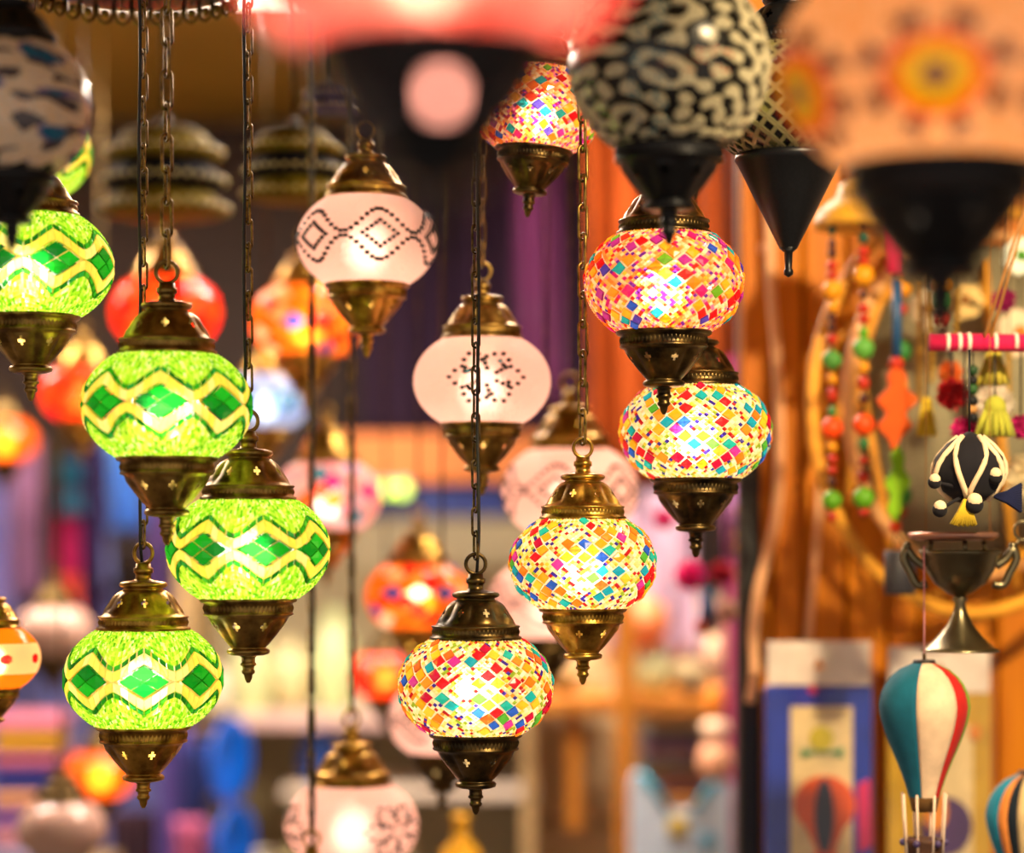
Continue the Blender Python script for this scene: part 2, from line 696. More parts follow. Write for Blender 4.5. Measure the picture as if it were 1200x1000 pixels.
JEWEL_Y = ['#1fb4b4', '#27c0b0', '#d81f2a', '#c41640', '#f5871f', '#f9b320', '#f7c92e', '#2c62d0', '#5ab83a', '#e0742a', '#d13aa0', '#1fa8c0', '#ffd23a', '#e2262a', '#f9b320', '#ff9a2a']
JEWEL_W = ['#1fa8b4', '#e0241e', '#d0161e', '#ff7a14', '#ff8e1e', '#ffae1e', '#ffb52a', '#2c58d0', '#6ab02a', '#d6247a', '#b0309a', '#ff9a2a', '#e23a1e', '#2aa0a0', '#5040b8']
# big-chip lamps that hang further back
bt = lambda r, j, M, i: r.random() < .62
GLOBES['orange'] = lattice_globe(12, 9, .9, bt, pick('#ff8a1e', '#ff9c2e', '#ff7614', '#ffa83c'), pick('#ff9a2e'), sub=2, seed=5)
GLOBES['red'] = lattice_globe(10, 6, .92, bt, pick('#ff5a1e', '#ff6a24', '#ff4418'), pick('#ff6a24'), sub=2, seed=6)
GLOBES['blossom'] = lattice_globe(12, 9, .88, bt, pick('#ffd0c4', '#ffe0d6', '#ffb8b0'), pick('#ffd8d0'), sub=2, seed=8)
GLOBES['pink'] = lattice_globe(14, 9, .92, bt, pick('#ff7660', '#ff866e', '#ff9680'), pick('#ff7a6a'), sub=2, seed=9)
PAL = dict(multi_warm=JEWEL_W, multi_yellow=JEWEL_Y,
           orange=['#ff7a10', '#ff5a10', '#ff9020', '#ffae30', '#ff7a10', '#e01c1c', '#ffc890', '#ff8a1e', '#3a50c0', '#fff0d8'],
           red=['#ff3010', '#ff4a14', '#ff2a18', '#ff6a1c', '#ff5a18', '#e01030'],
           blossom=['#ffb0b8', '#ff8a30', '#ffe0e0', '#ff5a3a', '#e03aa0', '#2aa8c0', '#ffd0d0', '#ff9a60', '#6a48c8', '#ffe8e0'],
           pink=['#ff5a4a', '#ff6a5a', '#ff8a78', '#ff6450', '#ff9a88', '#ffb0a0'])


def green_globe():
    r = random.Random(11)
    NC, ND = 96, 8
    per = NC // ND
    v, f, fm, cols = [], [], [], []

    def face(pts, mi, c):
        i0 = len(v)
        v.extend(pts)
        f.append(tuple(range(i0, i0 + len(pts))))
        fm.append(mi)
        cols.append(c)

    def wv(x):                       # x in columns, diamonds centred at multiples of per
        t = abs(((x / per + .5) % 1) - .5) * 2
        t2 = min(1, t / .94)
        w = .29 * (.6 * (1 - t2) + .4 * (.5 + .5 * math.cos(PI * t2)))
        th = .205 - .05 * t
        return w, th
    th = lambda x: x / NC * 2 * PI

    def bp(x):
        w, t = wv(x)
        return [-1, -(w + t + .105), -(w + t), -w, w, w + t, w + t + .105, 1]
    seedc = pick('#c4f43a', '#d4f84c', '#a8ea26', '#e8fc78', '#8cda1c', '#e0f85c', '#f8ffb0', '#c8f040', '#6cc414')
    grout = '#f2f0a0'
    for c in range(NC):
        a, b = bp(c), bp(c + 1)
        for k in (2, 4):             # yellow bands: thin grout rails and clear beds
            face([gp(th(c), a[k]), gp(th(c + 1), b[k]), gp(th(c + 1), b[k + 1]), gp(th(c), a[k + 1])], 1, (1, 1, 1))
        for k in (1, 5):
            face([gp(th(c), a[k]), gp(th(c + 1), b[k]), gp(th(c + 1), b[k + 1]), gp(th(c), a[k + 1])], 1, (1, 1, 1))
        face([gp(th(c), a[3]), gp(th(c + 1), b[3]), gp(th(c + 1), b[4]), gp(th(c), a[4])], 1, (1, 1, 1))
        for k in (0, 6):
            for h in range(2):
                x0, x1 = c + h * .5, c + h * .5 + .5
                A, Bb = bp(x0), bp(x1)
                n = 9
                for q in range(n):
                    l0, l1 = q / n, (q + 1) / n
                    ps = [(th(x0), A[k] + (A[k + 1] - A[k]) * l0), (th(x1), Bb[k] + (Bb[k + 1] - Bb[k]) * l0),
                          (th(x1), Bb[k] + (Bb[k + 1] - Bb[k]) * l1), (th(x0), A[k] + (A[k + 1] - A[k]) * l1)]
                    jx = r.uniform(-.45, .45) * .5 / NC * 2 * PI
                    ct = (sum(p[0] for p in ps) / 4 + jx, sum(p[1] for p in ps) / 4)
                    g = [gp(*p) for p in ps]
                    ap = gp(ct[0], ct[1], .02)
                    cc = seedc(r)
                    for e in range(4):
                        face([g[e], g[(e + 1) % 4], ap], 0, cc)
    me = mk_mesh('glass_globe', v, f, [M_SEED, M_CLEAR], fm, False, cols)
    pieces = []                      # (mesh, kind)
    st = per / 8
    for x in [-per / 2 + st * q for q in range(8)]:
        a, b = bp(x), bp(x + st)
        for lo in (2, 4):
            pieces.append((piece_mesh('band_tile', [(th(x), a[lo]), (th(x + st), b[lo]), (th(x + st), b[lo + 1]), (th(x), a[lo + 1])], .97, .02, .008), 'band'))
        for lo in (1, 5):
            pieces.append((piece_mesh('edge_chip', [(th(x), a[lo]), (th(x + st), b[lo]), (th(x + st), b[lo + 1]), (th(x), a[lo + 1])], .76, .02, .006), 'edge'))
    L, T, R_, Bt = (th(-per * .41), 0), (0, .265), (th(per * .41), 0), (0, -.265)
    bil = lambda x, y: tuple(L[q] * (1 - x) * (1 - y) + Bt[q] * x * (1 - y) + R_[q] * x * y + T[q] * (1 - x) * y for q in (0, 1))
    for x in range(2):
        for y in range(2):
            qd = [bil(x / 2, y / 2), bil(x / 2 + .5, y / 2), bil(x / 2 + .5, y / 2 + .5), bil(x / 2, y / 2 + .5)]
            pieces.append((piece_mesh('diamond_tile', qd, .93, .022, .01), 'dia'))
    return me, pieces


GREEN = green_globe()


def smooth_globe(name, color, m, nt=72, ns=26, cf=None):
    v = [gp(2 * PI * i / nt, -1 + 2 * j / ns) for j in range(ns + 1) for i in range(nt)]
    f, cols = [], []
    for j in range(ns):
        for i in range(nt):
            k = (i + 1) % nt
            f.append((j * nt + i, j * nt + k, (j + 1) * nt + k, (j + 1) * nt + i))
            cols.append(color if cf is None else cf(i, j))
    return mk_mesh(name, v, f, [m], smooth=True, cols=cols)


WHITE = smooth_globe('glass_globe', '#ffccbc', M_WHITE)
PEARL = smooth_globe('glass_globe', '#b8968a', attr_mat('pearl_glass', .12))

M_DOT = mat('dark_bead', '#10150f', .4)


def dots_mesh(name, pts, size=.056, raise_=.024, m=None):
    b = B()
    for th, s, rot in pts:
        q = []
        for k in range(4):
            a = rot + k * PI / 2 + PI / 4
            q.append((th + math.cos(a) * size * .8 / max(.4, math.cos(s * FM)), s + math.sin(a) * size * .8))
        v = [gp(x, y, -.002) for x, y in q] + [gp(x, y, raise_) for x, y in q]
        b.add(v, [(4, 5, 6, 7)] + [(i, (i + 1) % 4, 4 + (i + 1) % 4, 4 + i) for i in range(4)])
    return b.mesh(name, m or M_DOT, False)


def wave_dots():
    pts = []
    for d in range(6):
        c = d * PI / 3
        for k in range(14):
            t = -1 + 2 * (k + .5) / 14
            w = .44 * (.5 + .5 * math.cos(PI * t)) + .04
            for sg in (-1, 1):
                pts.append((c + t * PI / 6, sg * w, 0))
        for k in range(4):
            for q in range(4):
                a0, a1 = k * PI / 2, (k + 1) * PI / 2
                x = math.cos(a0) * (1 - q / 4) + math.cos(a1) * q / 4
                y = math.sin(a0) * (1 - q / 4) + math.sin(a1) * q / 4
                pts.append((c + x * .25, y * .24, PI / 4))
    return dots_mesh('bead_outline', pts)


def star_dots():
    pts = []
    for d in range(3):
        c = d * 2 * PI / 3
        for k in range(24):
            a = 2 * PI * k / 24
            R = .48 + .07 * math.cos(6 * a)
            pts.append((c + R * math.cos(a), R * math.sin(a) * .95, a))
        for k in range(6):
            a = PI / 6 + k * PI / 3
            for q in (.16, .25, .34):
                pts.append((c + q * math.cos(a + (.1 if q > .2 else 0)), q * math.sin(a), a))
            pts.append((c + .33 * math.cos(a + .22), .33 * math.sin(a + .22), a))
    return dots_mesh('bead_outline', pts)


WAVE, STAR = wave_dots(), star_dots()
TURQ = dots_mesh('turquoise_chip', [(c * 2 * PI / 3 + x, y, .4) for c in range(3) for x, y in ((-.27, .1), (.2, .3))], .05, m=mat('turquoise_chip', '#1f8a9a', .3))

# ------------------------------------------------------------------ lamps
LAMPS = []


def lamp(kind, u, v, w, d, label, metal='brass', chain=None, cord=None, power=1.0, tint=(1.0, .80, .55), rotz=None, tilt=(0, 0), group=None, links=True,
         name='mosaic_lamp', cord_r=.0014, link_len=.024, stretch=1.0):
    R = S(w, d) / 2
    c = P(u, v, d)
    ext = (stretch - 1) * .62
    low = 1.665 + ext
    root = thing(name, label, 'lamp', c - Vector((0, 0, low * R)), group, R)
    if tilt != (0, 0):
        root.rotation_euler = (tilt[0], tilt[1], 0)
    rz = rnd.uniform(0, 2 * PI) if rotz is None else rotz
    ms = METAL[metal]
    z = (0, 0, low)
    cap = ob('cap', ms['cap'], root, (0, 0, low + ext), (0, 0, rz))
    ob('beaded_band', ms['b1'], cap)
    base = ob('base', ms['base'], root, (0, 0, low - ext), (0, 0, rz + .2))
    ob('beaded_band', ms['b2'], base)
    ob('finial', ms['finial'], base)
    ob('hanging_ring', ms['ring'], root, (0, 0, low + ext + 1.60), (0, 0, rnd.choice((.15, -.3, .5))))
    # ---- globe
    if kind == 'green':
        me, pieces = GREEN
        g = ob('globe', me, root, z, (0, 0, rz))
        for pm, pk in pieces:
            for i in range(8):
                if pk == 'band':
                    col = rnd.choice(('#ffe652', '#ffe86a', '#ffdf5a', '#ffec90'))
                elif pk == 'edge':
                    col = rnd.choice(('#1f8a1c', '#35a81e', '#167016', '#52b82a', '#2c9a3a'))
                else:
                    col = rnd.choice(('#12a01e', '#0c8c1c', '#26b42a', '#0a7a22', '#1cb024'))
                ob(pm.name.split('.')[0], pm, g, (0, 0, 0), (0, 0, i * PI / 4), color=col)
    elif kind in GLOBES:
        me, tiles, tm, N = GLOBES[kind]
        g = ob('globe', me, root, z, (0, 0, rz))
        pal = PAL[kind]
        for i, j in tiles:
            ob('tile', rnd.choice(tm[j]), g, (0, 0, 0), (0, 0, (i + .5 * (j % 2)) * 2 * PI / N), color=rnd.choice(pal))
    elif kind in ('white_wave', 'white_star', 'white_plain'):
        g = ob('globe', WHITE, root, z, (0, 0, rz))
        if kind == 'white_wave':
            ob('bead_outline', WAVE, g)['kind'] = 'stuff'
        elif kind == 'white_star':
            ob('bead_outline', STAR, g)['kind'] = 'stuff'
            ob('turquoise_chip', TURQ, g)
    elif kind in CUSTOM:
        CUSTOM[kind](root, z, rz)
        for ch in root.children:
            if ch.name.startswith('globe'):
                ch.scale = (1, 1, stretch)
    # ---- light
    if power > 0:
        la = bpy.data.lights.new('bulb', 'POINT')
        la.energy = LAMP_W * R * R * power
        la.color = tint
        la.shadow_soft_size = .26 * R
        ob('bulb', la, root, (0, 0, low - .08), scale=1 / R)
    # ---- suspension, in units of R
    top = (CEIL_Z - root.location.z) / R
    zt = low + ext + 1.70
    vis = (P(0, -45, d).z - root.location.z) / R
    if links and vis > zt + .2:
        n = 0
        L = link_len / R
        zz = zt + L * .38
        while zz < vis:
            ob('chain_link', LINK if metal != 'dark' else LINK_D, root, (0, 0, zz), (0, 0, (0 if n % 2 else PI / 2) + .5), scale=L)
            zz += L * .82
            n += 1
        z0 = zz - L * .5
    else:
        z0 = zt
    if z0 < top:
        B().tube([(0, 0, z0), (0, 0, top)], .0016 / R, 6).build('suspension_rod', M_DARKB, root)
    if cord is not None:
        cx = cord / R
        pts = [(cx * .3, 0, low + 1.42), (cx, 0, low + 1.75)]
        zz = low + 1.9
        while zz < top - .1:
            pts.append((cx + math.sin(zz * 2.1) * .0007 / R, -.003 / R, zz))
            zz += .5
        pts.append((cx, 0, top))
        B().tube(pts, cord_r / R, 6).build('cord', M_CORD, root)
    LAMPS.append(root)
    return root


# ---- custom globes
M_OPAQ = attr_mat('painted_glass', .25)


def band_noise(nx, ny, lo, hi, seed, stretch=1.0):
    g = np.random.default_rng(seed)
    a = np.fft.fft2(g.standard_normal((ny, nx)))
    fy = np.fft.fftfreq(ny)[:, None] * ny * stretch
    fx = np.fft.fftfreq(nx)[None, :] * nx
    k = np.sqrt(fx * fx + fy * fy)
    a[(k < lo) | (k > hi)] = 0
    b = np.real(np.fft.ifft2(a))
    return b / b.std()


def relief_globe(name, base_col, chip_col, field, thr, raise_, m):
    """dark globe with raised chips wherever the field is above the threshold"""
    ny, nx = field.shape
    v, f, cols = [], [], []
    for j in range(ny):
        for i in range(nx):
            up = field[j, i] > thr
            o = raise_ if up else 0
            q = [(i, j), (i + 1, j), (i + 1, j + 1), (i, j + 1)]
            i0 = len(v)
            v += [gp(2 * PI * x / nx, -1 + 2 * y / ny, o) for x, y in q]
            f.append((i0, i0 + 1, i0 + 2, i0 + 3))
            c = chip_col(i / nx, j / ny) if up else base_col
            cols.append(c)
            if up:
                for (dx, dy, a, b) in ((0, -1, 0, 1), (1, 0, 1, 2), (0, 1, 2, 3), (-1, 0, 3, 0)):
                    jj = j + dy
                    if jj < 0 or jj >= ny or field[jj, (i + dx) % nx] <= thr:
                        k0 = len(v)
                        v += [gp(2 * PI * q[a][0] / nx, -1 + 2 * q[a][1] / ny, 0), gp(2 * PI * q[b][0] / nx, -1 + 2 * q[b][1] / ny, 0)]
                        f.append((k0, k0 + 1, i0 + b, i0 + a))
                        cols.append(c)
    return mk_mesh(name, v, f, [m], smooth=False, cols=cols)


CUSTOM = {}


def c_labyrinth(root, z, rz):
    fld = band_noise(300, 110, 18, 25, 5, 2.0)[:, :]
    r = random.Random(3)

    def cc(a, b):
        if .70 < a < .78 and .35 < b < .5 and r.random() < .15:
            return '#c03a1e'
        if .60 < a < .68 and r.random() < .25:
            return '#2a6a78'
        return r.choice(('#b4ab8c', '#c0b898', '#a89f80'))
    ob('globe', relief_globe('glass_globe', '#0b0d0e', cc, fld, .12, .03, M_OPAQ), root, z, (0, 0, rz))


def c_swirl(root, z, rz):
    fld = band_noise(220, 90, 8, 13, 12, 1.6)
    r = random.Random(4)
    pat = band_noise(220, 90, 3, 6, 33, 1.2)

    def cc(a, b):
        p = pat[int(b * 89), int(a * 219)]
        if p > .8:
            return r.choice(('#0f5f86', '#13708c', '#0b4a78'))
        if p > .6:
            return r.choice(('#6a5a86', '#8a7aa0'))
        return r.choice(('#d0c0ac', '#dccab4', '#c4b4a4', '#dcb884'))
    ob('globe', relief_globe('glass_globe', '#4a4248', cc, fld, -.55, .03, M_OPAQ), root, z, (0, 0, rz))


def c_net(root, z, rz):
    v, f, cols = [], [], []
    N, M = 26, 14
    h = 2.0 / M
    cl = lambda s: max(-1.0, min(1.0, s))
    r = random.Random(5)
    for j in range(M + 1):
        sc = -1 + j * h
        for i in range(N):
            tc = (i + .5 * (j % 2)) * 2 * PI / N
            Q = [(tc - PI / N, sc), (tc, cl(sc - h)), (tc + PI / N, sc), (tc, cl(sc + h))]
            k = .66
            I = [(tc + (a - tc) * k, sc + (b - sc) * k) for a, b in Q]
            solid = (i % 5 == 2 and j % 4 == 1)
            i0 = len(v)
            v += [gp(a, b, .015) for a, b in Q] + [gp(a, b, .015) for a, b in I] + [gp(a, b, -.01) for a, b in I]
            for a in range(4):
                b = (a + 1) % 4
                f += [(i0 + a, i0 + b, i0 + 4 + b, i0 + 4 + a), (i0 + 4 + a, i0 + 4 + b, i0 + 8 + b, i0 + 8 + a)]
                cols += ['#77704c', '#5a5438']
            f.append((i0 + 8, i0 + 9, i0 + 10, i0 + 11))
            cols.append('#6e6a38' if solid else '#0a0a0c')
    ob('globe', mk_mesh('glass_globe', v, f, [M_OPAQ], smooth=False, cols=cols), root, z, (0, 0, rz))


def c_flower(root, z, rz):
    nx, ny, per = 168, 48, 6
    v, f, fm, cols = [], [], [], []
    groups = {}

    def lab(x, y):                   # x column, y row -> (piece key, colour) or None
        th = ((x + .5) / nx * per) % 1 - .5
        dx = th * 2 * PI / per / 1.12
        dy = ((-1 + 2 * (y + .5) / ny) * FM + .30) / 1.12
        R, a = math.hypot(dx, dy), math.atan2(dy, dx)
        if R < .085:
            return ('centre', '#6a4a40')
        if R < .20:
            return ('petal%d' % int((a + PI) / (2 * PI) * 8), '#d8a80c')
        if R < .29:
            return ('outer%d' % int((a + PI) / (2 * PI) * 12), '#e8701a' if int((a + PI) / (2 * PI) * 12) % 2 else '#e05018')
        k = (a + PI) / (2 * PI) * 8
        if .33 < R < .43 and abs(k % 1 - .5) < .24:
            return ('dark%d' % int(k), '#5a2a34')
        return None
    r = random.Random(2)
    for y in range(ny):
        for x in range(nx):
            L = lab(x, y)
            q = [gp(2 * PI * (x + a) / nx, -1 + 2 * (y + b) / ny) for a, b in ((0, 0), (1, 0), (1, 1), (0, 1))]
            i0 = len(v)
            v += q
            f.append((i0, i0 + 1, i0 + 2, i0 + 3))
            fm.append(1 if L else 0)
            cols.append((1, 1, 1) if L else r.choice(('#fbb474', '#fdbc84', '#f9ac68', '#ffc898')))
            if L and x < nx // per:
                groups.setdefault(L, []).append((x, y))
    g = ob('globe', mk_mesh('glass_globe', v, f, [M_SOFT, M_CLEAR], fm, False, cols), root, z, (0, 0, rz))
    for (key, col), cells in groups.items():
        cs = set(cells)
        pv, pf = [], []
        for (x, y) in cells:
            q = [(x, y), (x + 1, y), (x + 1, y + 1), (x, y + 1)]
            i0 = len(pv)
            pv += [gp(2 * PI * a / nx, -1 + 2 * b / ny, .025) for a, b in q]
            pf.append((i0, i0 + 1, i0 + 2, i0 + 3))
            for (dx, dy, a, b) in ((0, -1, 0, 1), (1, 0, 1, 2), (0, 1, 2, 3), (-1, 0, 3, 0)):
                if (x + dx, y + dy) not in cs:
                    k0 = len(pv)
                    pv += [gp(2 * PI * q[a][0] / nx, -1 + 2 * q[a][1] / ny), gp(2 * PI * q[b][0] / nx, -1 + 2 * q[b][1] / ny)]
                    pf.append((k0, k0 + 1, i0 + b, i0 + a))
        me = mk_mesh('tile', pv, pf, [M_SOFTT], smooth=False)
        for i in range(per):
            ob('tile', me, g, (0, 0, 0), (0, 0, i * 2 * PI / per), color=col)


def c_eye(root, z, rz):
    """blue and white lamp with concentric eye medallions"""
    def cf(i, j):
        a = ((i / 200 * 5) % 1 - .5) * 2 * PI / 5
        b = (-1 + 2 * (j + .5) / 80) * FM
        R = math.hypot(a, b)
        return '#1a3a7a' if R < .1 else '#6ac0e0' if R < .24 else '#d8e8f4' if R < .36 else '#2a7ad8' if R < .5 else '#c8d4f0'
    ob('globe', smooth_globe('glass_globe', None, M_SEED, 200, 80, cf), root, z, (0, 0, rz))


def c_dotty(root, z, rz):
    """orange glass with a cream band of red dots"""
    def cf(i, j):
        a = ((i / 200 * 8) % 1 - .5) * 2 * PI / 8
        b = (-1 + 2 * (j + .5) / 80) * FM
        R = math.hypot(a, b)
        return '#e01818' if R < .13 else '#ffd8a0' if abs(b) < .42 else '#ff8a14'
    ob('globe', smooth_globe('glass_globe', None, M_SEED, 200, 80, cf), root, z, (0, 0, rz))


def c_plain(colr):
    def fn(root, z, rz):
        ob('globe', smooth_globe('glass_globe', colr, M_SEED), root, z, (0, 0, rz))
    return fn


def c_pearl(root, z, rz):
    ob('globe', PEARL, root, z, (0, 0, rz))


CUSTOM.update(labyrinth=c_labyrinth, swirl=c_swirl, net=c_net, flower=c_flower, eye=c_eye, dotty=c_dotty, amber=c_plain('#ff7a1a'), pearl=c_pearl)

GG, GM, GW, GO = 'green mosaic lamps', 'multicoloured mosaic lamps', 'white beaded lamps', 'orange lamps in the background'
WARM = (1.0, .80, .55)
COOLW = (1.0, .90, .76)
# green
lamp('green', 195.5, 476, 196, 1.93, 'green and yellow mosaic lamp on a long-linked chain, its base above another green lamp\'s cap', 'brass', power=1.0, rotz=.06, group=GG, link_len=.031, tint=COOLW)
lamp('green', 291, 644, 188, 1.98, 'green and yellow mosaic lamp, the rightmost of the green ones', 'brass', cord=-.0028, rotz=.32, group=GG, tint=COOLW)
lamp('green', 168, 795, 183, 2.02, 'lowest green and yellow mosaic lamp, hanging left above a blurred orange globe', 'gold', cord=-.0028, rotz=.16, group=GG, tint=COOLW)
lamp('green', 36, 312, 190, 1.98, 'green and yellow mosaic lamp at the left edge below the grey swirled lamp', 'brass', rotz=.5, group=GG, tint=COOLW)
lamp('green', 26, 180, 158, 2.3, 'green mosaic lamp mostly hidden behind the grey swirled lamp', 'brass', rotz=.2, group=GG, tint=COOLW)
# multicoloured
lamp('multi_yellow', 557.5, 805, 180, 2.02, 'lowest multicoloured mosaic lamp, with a clear hanging ring above its cap', 'dark', cord=.002, group=GM, tint=COOLW, power=.78, rotz=.3)
lamp('multi_yellow', 683, 661, 170, 2.03, 'multicoloured mosaic lamp hanging in front of a white lamp', 'gold', group=GM, tint=COOLW, power=.78, rotz=1.2, link_len=.03)
lamp('multi_yellow', 815, 507, 176, 2.08, 'multicoloured mosaic lamp whose cap is behind another lamp\'s finial', 'dark', group=GM, tint=COOLW, power=.78, rotz=2.2, links=False)
lamp('multi_warm', 778, 332, 185, 2.0, 'multicoloured mosaic lamp right below the black and cream lamp', 'dark', group=GM, power=.85, rotz=.8, links=False)
lamp('multi_warm', 618, 128, 152, 2.1, 'tilted multicoloured mosaic lamp at the top beneath the blurred coral lamp', 'dark', group=GM, rotz=.5, tilt=(0, .09), links=False)
# white
lamp('white_wave', 430, 283, 164, 2.2, 'white lamp with dark beaded waves and diamonds', 'gold', group=GW, tint=COOLW, rotz=PI / 6 + .25, power=.56, links=False)
lamp('white_star', 565, 447, 161, 2.2, 'white lamp with a dark beaded star behind a chain', 'brass', group=GW, tint=COOLW, rotz=PI / 6 + .08, power=.56)
lamp('white_wave', 668, 576, 160, 2.5, 'blurred white lamp directly behind a gold-capped multicoloured lamp', 'gold', group=GW, tint=COOLW, rotz=.3, power=.56, links=False)
lamp('white_wave', 640, 706, 136, 2.65, 'blurred white lamp behind the lower left of a multicoloured lamp', 'dark', group=GW, tint=COOLW, power=.6, links=False)
lamp('white_star', 412, 968, 157, 2.42, 'white lamp with sparse dark beads at the bottom edge', 'gold', group=GW, tint=COOLW, cord=.001, cord_r=.0018, rotz=1.35, power=.55)
lamp('white_wave', 518, 843, 128, 2.6, 'blurred white lamp half behind the lowest multicoloured lamp', 'dark', group=GW, tint=COOLW, power=.6, links=False)
lamp('white_plain', 365, 1104, 150, 2.34, 'lamp whose gold cap only just shows at the bottom edge', 'gold', cord=.001, cord_r=.0022, power=.6, tint=COOLW)
# orange and others further back
lamp('red', 194, 366, 128, 2.9, 'blurred red-orange lamp behind the long-linked chain', 'gold', group=GO, links=False, power=.95)
lamp('red', 97, 462, 98, 3.1, 'blurred red lamp peeking out left of a green lamp', 'gold', group=GO, links=False, power=1.0)
lamp('orange', 358, 377, 128, 2.9, 'blurred orange lamp with coloured chips under the white wave-beaded lamp', 'gold', group=GO, links=False, power=.7)
lamp('eye', 312, 471, 100, 3.08, 'blurred blue and white lamp with eye medallions', 'gold', links=False, power=.3, tint=(1, .95, .9), rotz=-PI / 2)
lamp('blossom', 383, 582, 126, 2.75, 'blurred pink and white lamp with blossom-like chips', 'gold', links=False, power=.4, tint=COOLW)
lamp('orange', 490, 699, 122, 2.75, 'blurred orange chip lamp left of the lowest multicoloured lamp\'s ring', 'gold', group=GO, links=False, power=.7)
lamp('amber', 5, 516, 76, 3.55, 'small plain orange globe lamp at the left edge', 'dark', group=GO, links=False)
lamp('dotty', -10, 771, 114, 2.14, 'orange lamp with red dots on a cream band at the left edge', 'gold', group=GO, links=False, power=.9, rotz=.1)
lamp('amber', 118, 907, 84, 3.5, 'small blurred orange globe lamp behind the lowest green lamp\'s base', 'dark', group=GO, links=False)
lamp('red', 452, 791, 82, 3.1, 'small blurred red-orange lamp above a white lamp', 'dark', group=GO, links=False, power=.9)
lamp('pearl', 63, 740, 92, 3.4, 'blurred unlit cream globe lamp left of the lowest green lamp', 'dark', power=0, links=False)
lamp('pearl', 72, 972, 104, 3.0, 'blurred unlit white globe lamp with a bright highlight at the lower left', 'dark', power=0, links=False)
# foreground
F1 = lamp('pink', 508, -104, 492, .93, 'large coral pink lamp, strongly blurred, cut off by the top edge', 'pierced', links=False, power=1.5, tint=(1, .86, .78), rotz=-.115)
B().ball((0, 0, 0), .13, 14, 10).build('hole_glow', emit_mat('lit_hole_glow', '#ffa890', 7.0), F1, (0, 0, 1.665 - .88))  # added glowing ball, makes the pierced hole show as a bright disc
lamp('flower', 1102, 78, 380, 1.36, 'large peach lamp with a yellow and orange flower in the top right corner', 'black', links=False, power=.42, tint=WARM, rotz=-PI / 2 - PI / 6 - .2)
lamp('labyrinth', 784, 76, 230, 1.77, 'unlit black lamp covered in cream labyrinth chips', 'black', power=0, links=False, rotz=.4, stretch=1.28)
lamp('net', 924, 120, 200, 1.97, 'unlit black lamp with a fine cream net between two larger lamps', 'cone', power=0, links=False, rotz=.1)
lamp('swirl', 14, 128, 182, 1.72, 'unlit grey swirled lamp with teal patches in the top left corner', 'black', power=0, links=False, rotz=1.0, stretch=1.25)

# ------------------------------------------------------------------ hanging metal things at the top
t = thing('lamp_canopy', 'dark round metal canopy with a scalloped fringe at the top left edge', 'canopy', P(158, -20, 2.12))
RC = S(122, 2.12)
B().lathe([(RC * .2, .03), (RC * .6, .026), (RC * .95, .012), (RC, .006), (RC, -.002), (RC * .96, -.004), (RC * .5, .004), (.004, .006)], 48, cap=False).build('disc', M_DARKB, t)
B().tube([(0, 0, .006), (0, 0, CEIL_Z - t.location.z)], .004, 8).build('rod', M_DARKB, t)
drop = B()
drop.tube([(-.007, 0, 0), (-.0075, 0, -.007), (-.005, 0, -.013), (0, 0, -.0155), (.005, 0, -.013), (.0075, 0, -.007), (.007, 0, 0)], .0018, 6)
drop.ball((0, 0, -.006), .0042, 8, 6)
dm = drop.mesh('fringe_drop', M_CHAIN)
for i in range(34):
    a = 2 * PI * i / 34
    ob('fringe_drop', dm, t, (RC * .97 * math.cos(a), RC * .97 * math.sin(a), -.003), (0, 0, a + PI / 2))


def tiered(u, v, w, d, tiers, m1, m2, mt_, label, grp):
    R = S(w, d) / 2
    t = thing('tiered_lantern', label, 'lantern', P(u, v, d) - Vector((0, 0, R * .66)), grp)
    z = 0
    for k in range(tiers):
        r = R * (1 - .05 * k)
        h = R * .44
        tb = B().lathe([(r * .80, z), (r * .97, z + h * .12), (r, z + h * .3), (r * .93, z + h * .52), (r * .8, z + h * .7), (r * .72, z + h * .95)], 36).build('tier', m1 if k % 2 == 0 else m2, t)
        bb = B()
        for i in range(30):
            a = 2 * PI * i / 30
            bb.ball((r * 1.0 * math.cos(a), r * 1.0 * math.sin(a), z + h * .32), r * .055, 6, 5)
        bb.build('beading', mt_, tb)
        z += h
    B().lathe([(R * .62, z), (R * .5, z + R * .06), (R * .12, z + R * .1), (R * .06, z + R * .3)], 24).build('crown', mat('dark_olive', '#2c2608', .6), t)
    B().tube([(0, 0, z + R * .35), (0, 0, CEIL_Z - t.location.z)], .003, 6).build('chain', M_DARKB, t)


M_OLIVE = mat('olive_gold_enamel', '#6a5a10', .75, .0, .3, 40, spec=.15)
M_NAVYM = mat('navy_enamel', '#0c0e1c', .75, .0, .2, 40, spec=.15)
M_VIOL = mat('violet_enamel', '#4a3c78', .45, .1, .2, 40)
M_CREAMB = mat('cream_bead', '#b8a868', .35, 0, .1)
tiered(192, 206, 150, 2.8, 3, M_OLIVE, M_NAVYM, M_CREAMB, 'blurred olive and navy tiered lantern behind the long-linked chains', 'tiered lanterns')
tiered(345, 196, 122, 2.6, 3, M_OLIVE, M_NAVYM, M_CREAMB, 'blurred olive tiered lantern behind the white wave-beaded lamp', 'tiered lanterns')
tiered(389, 108, 70, 2.5, 2, M_VIOL, M_VIOL, M_CREAMB, 'small violet tiered lantern partly covered by the large coral lamp', 'tiered lanterns')

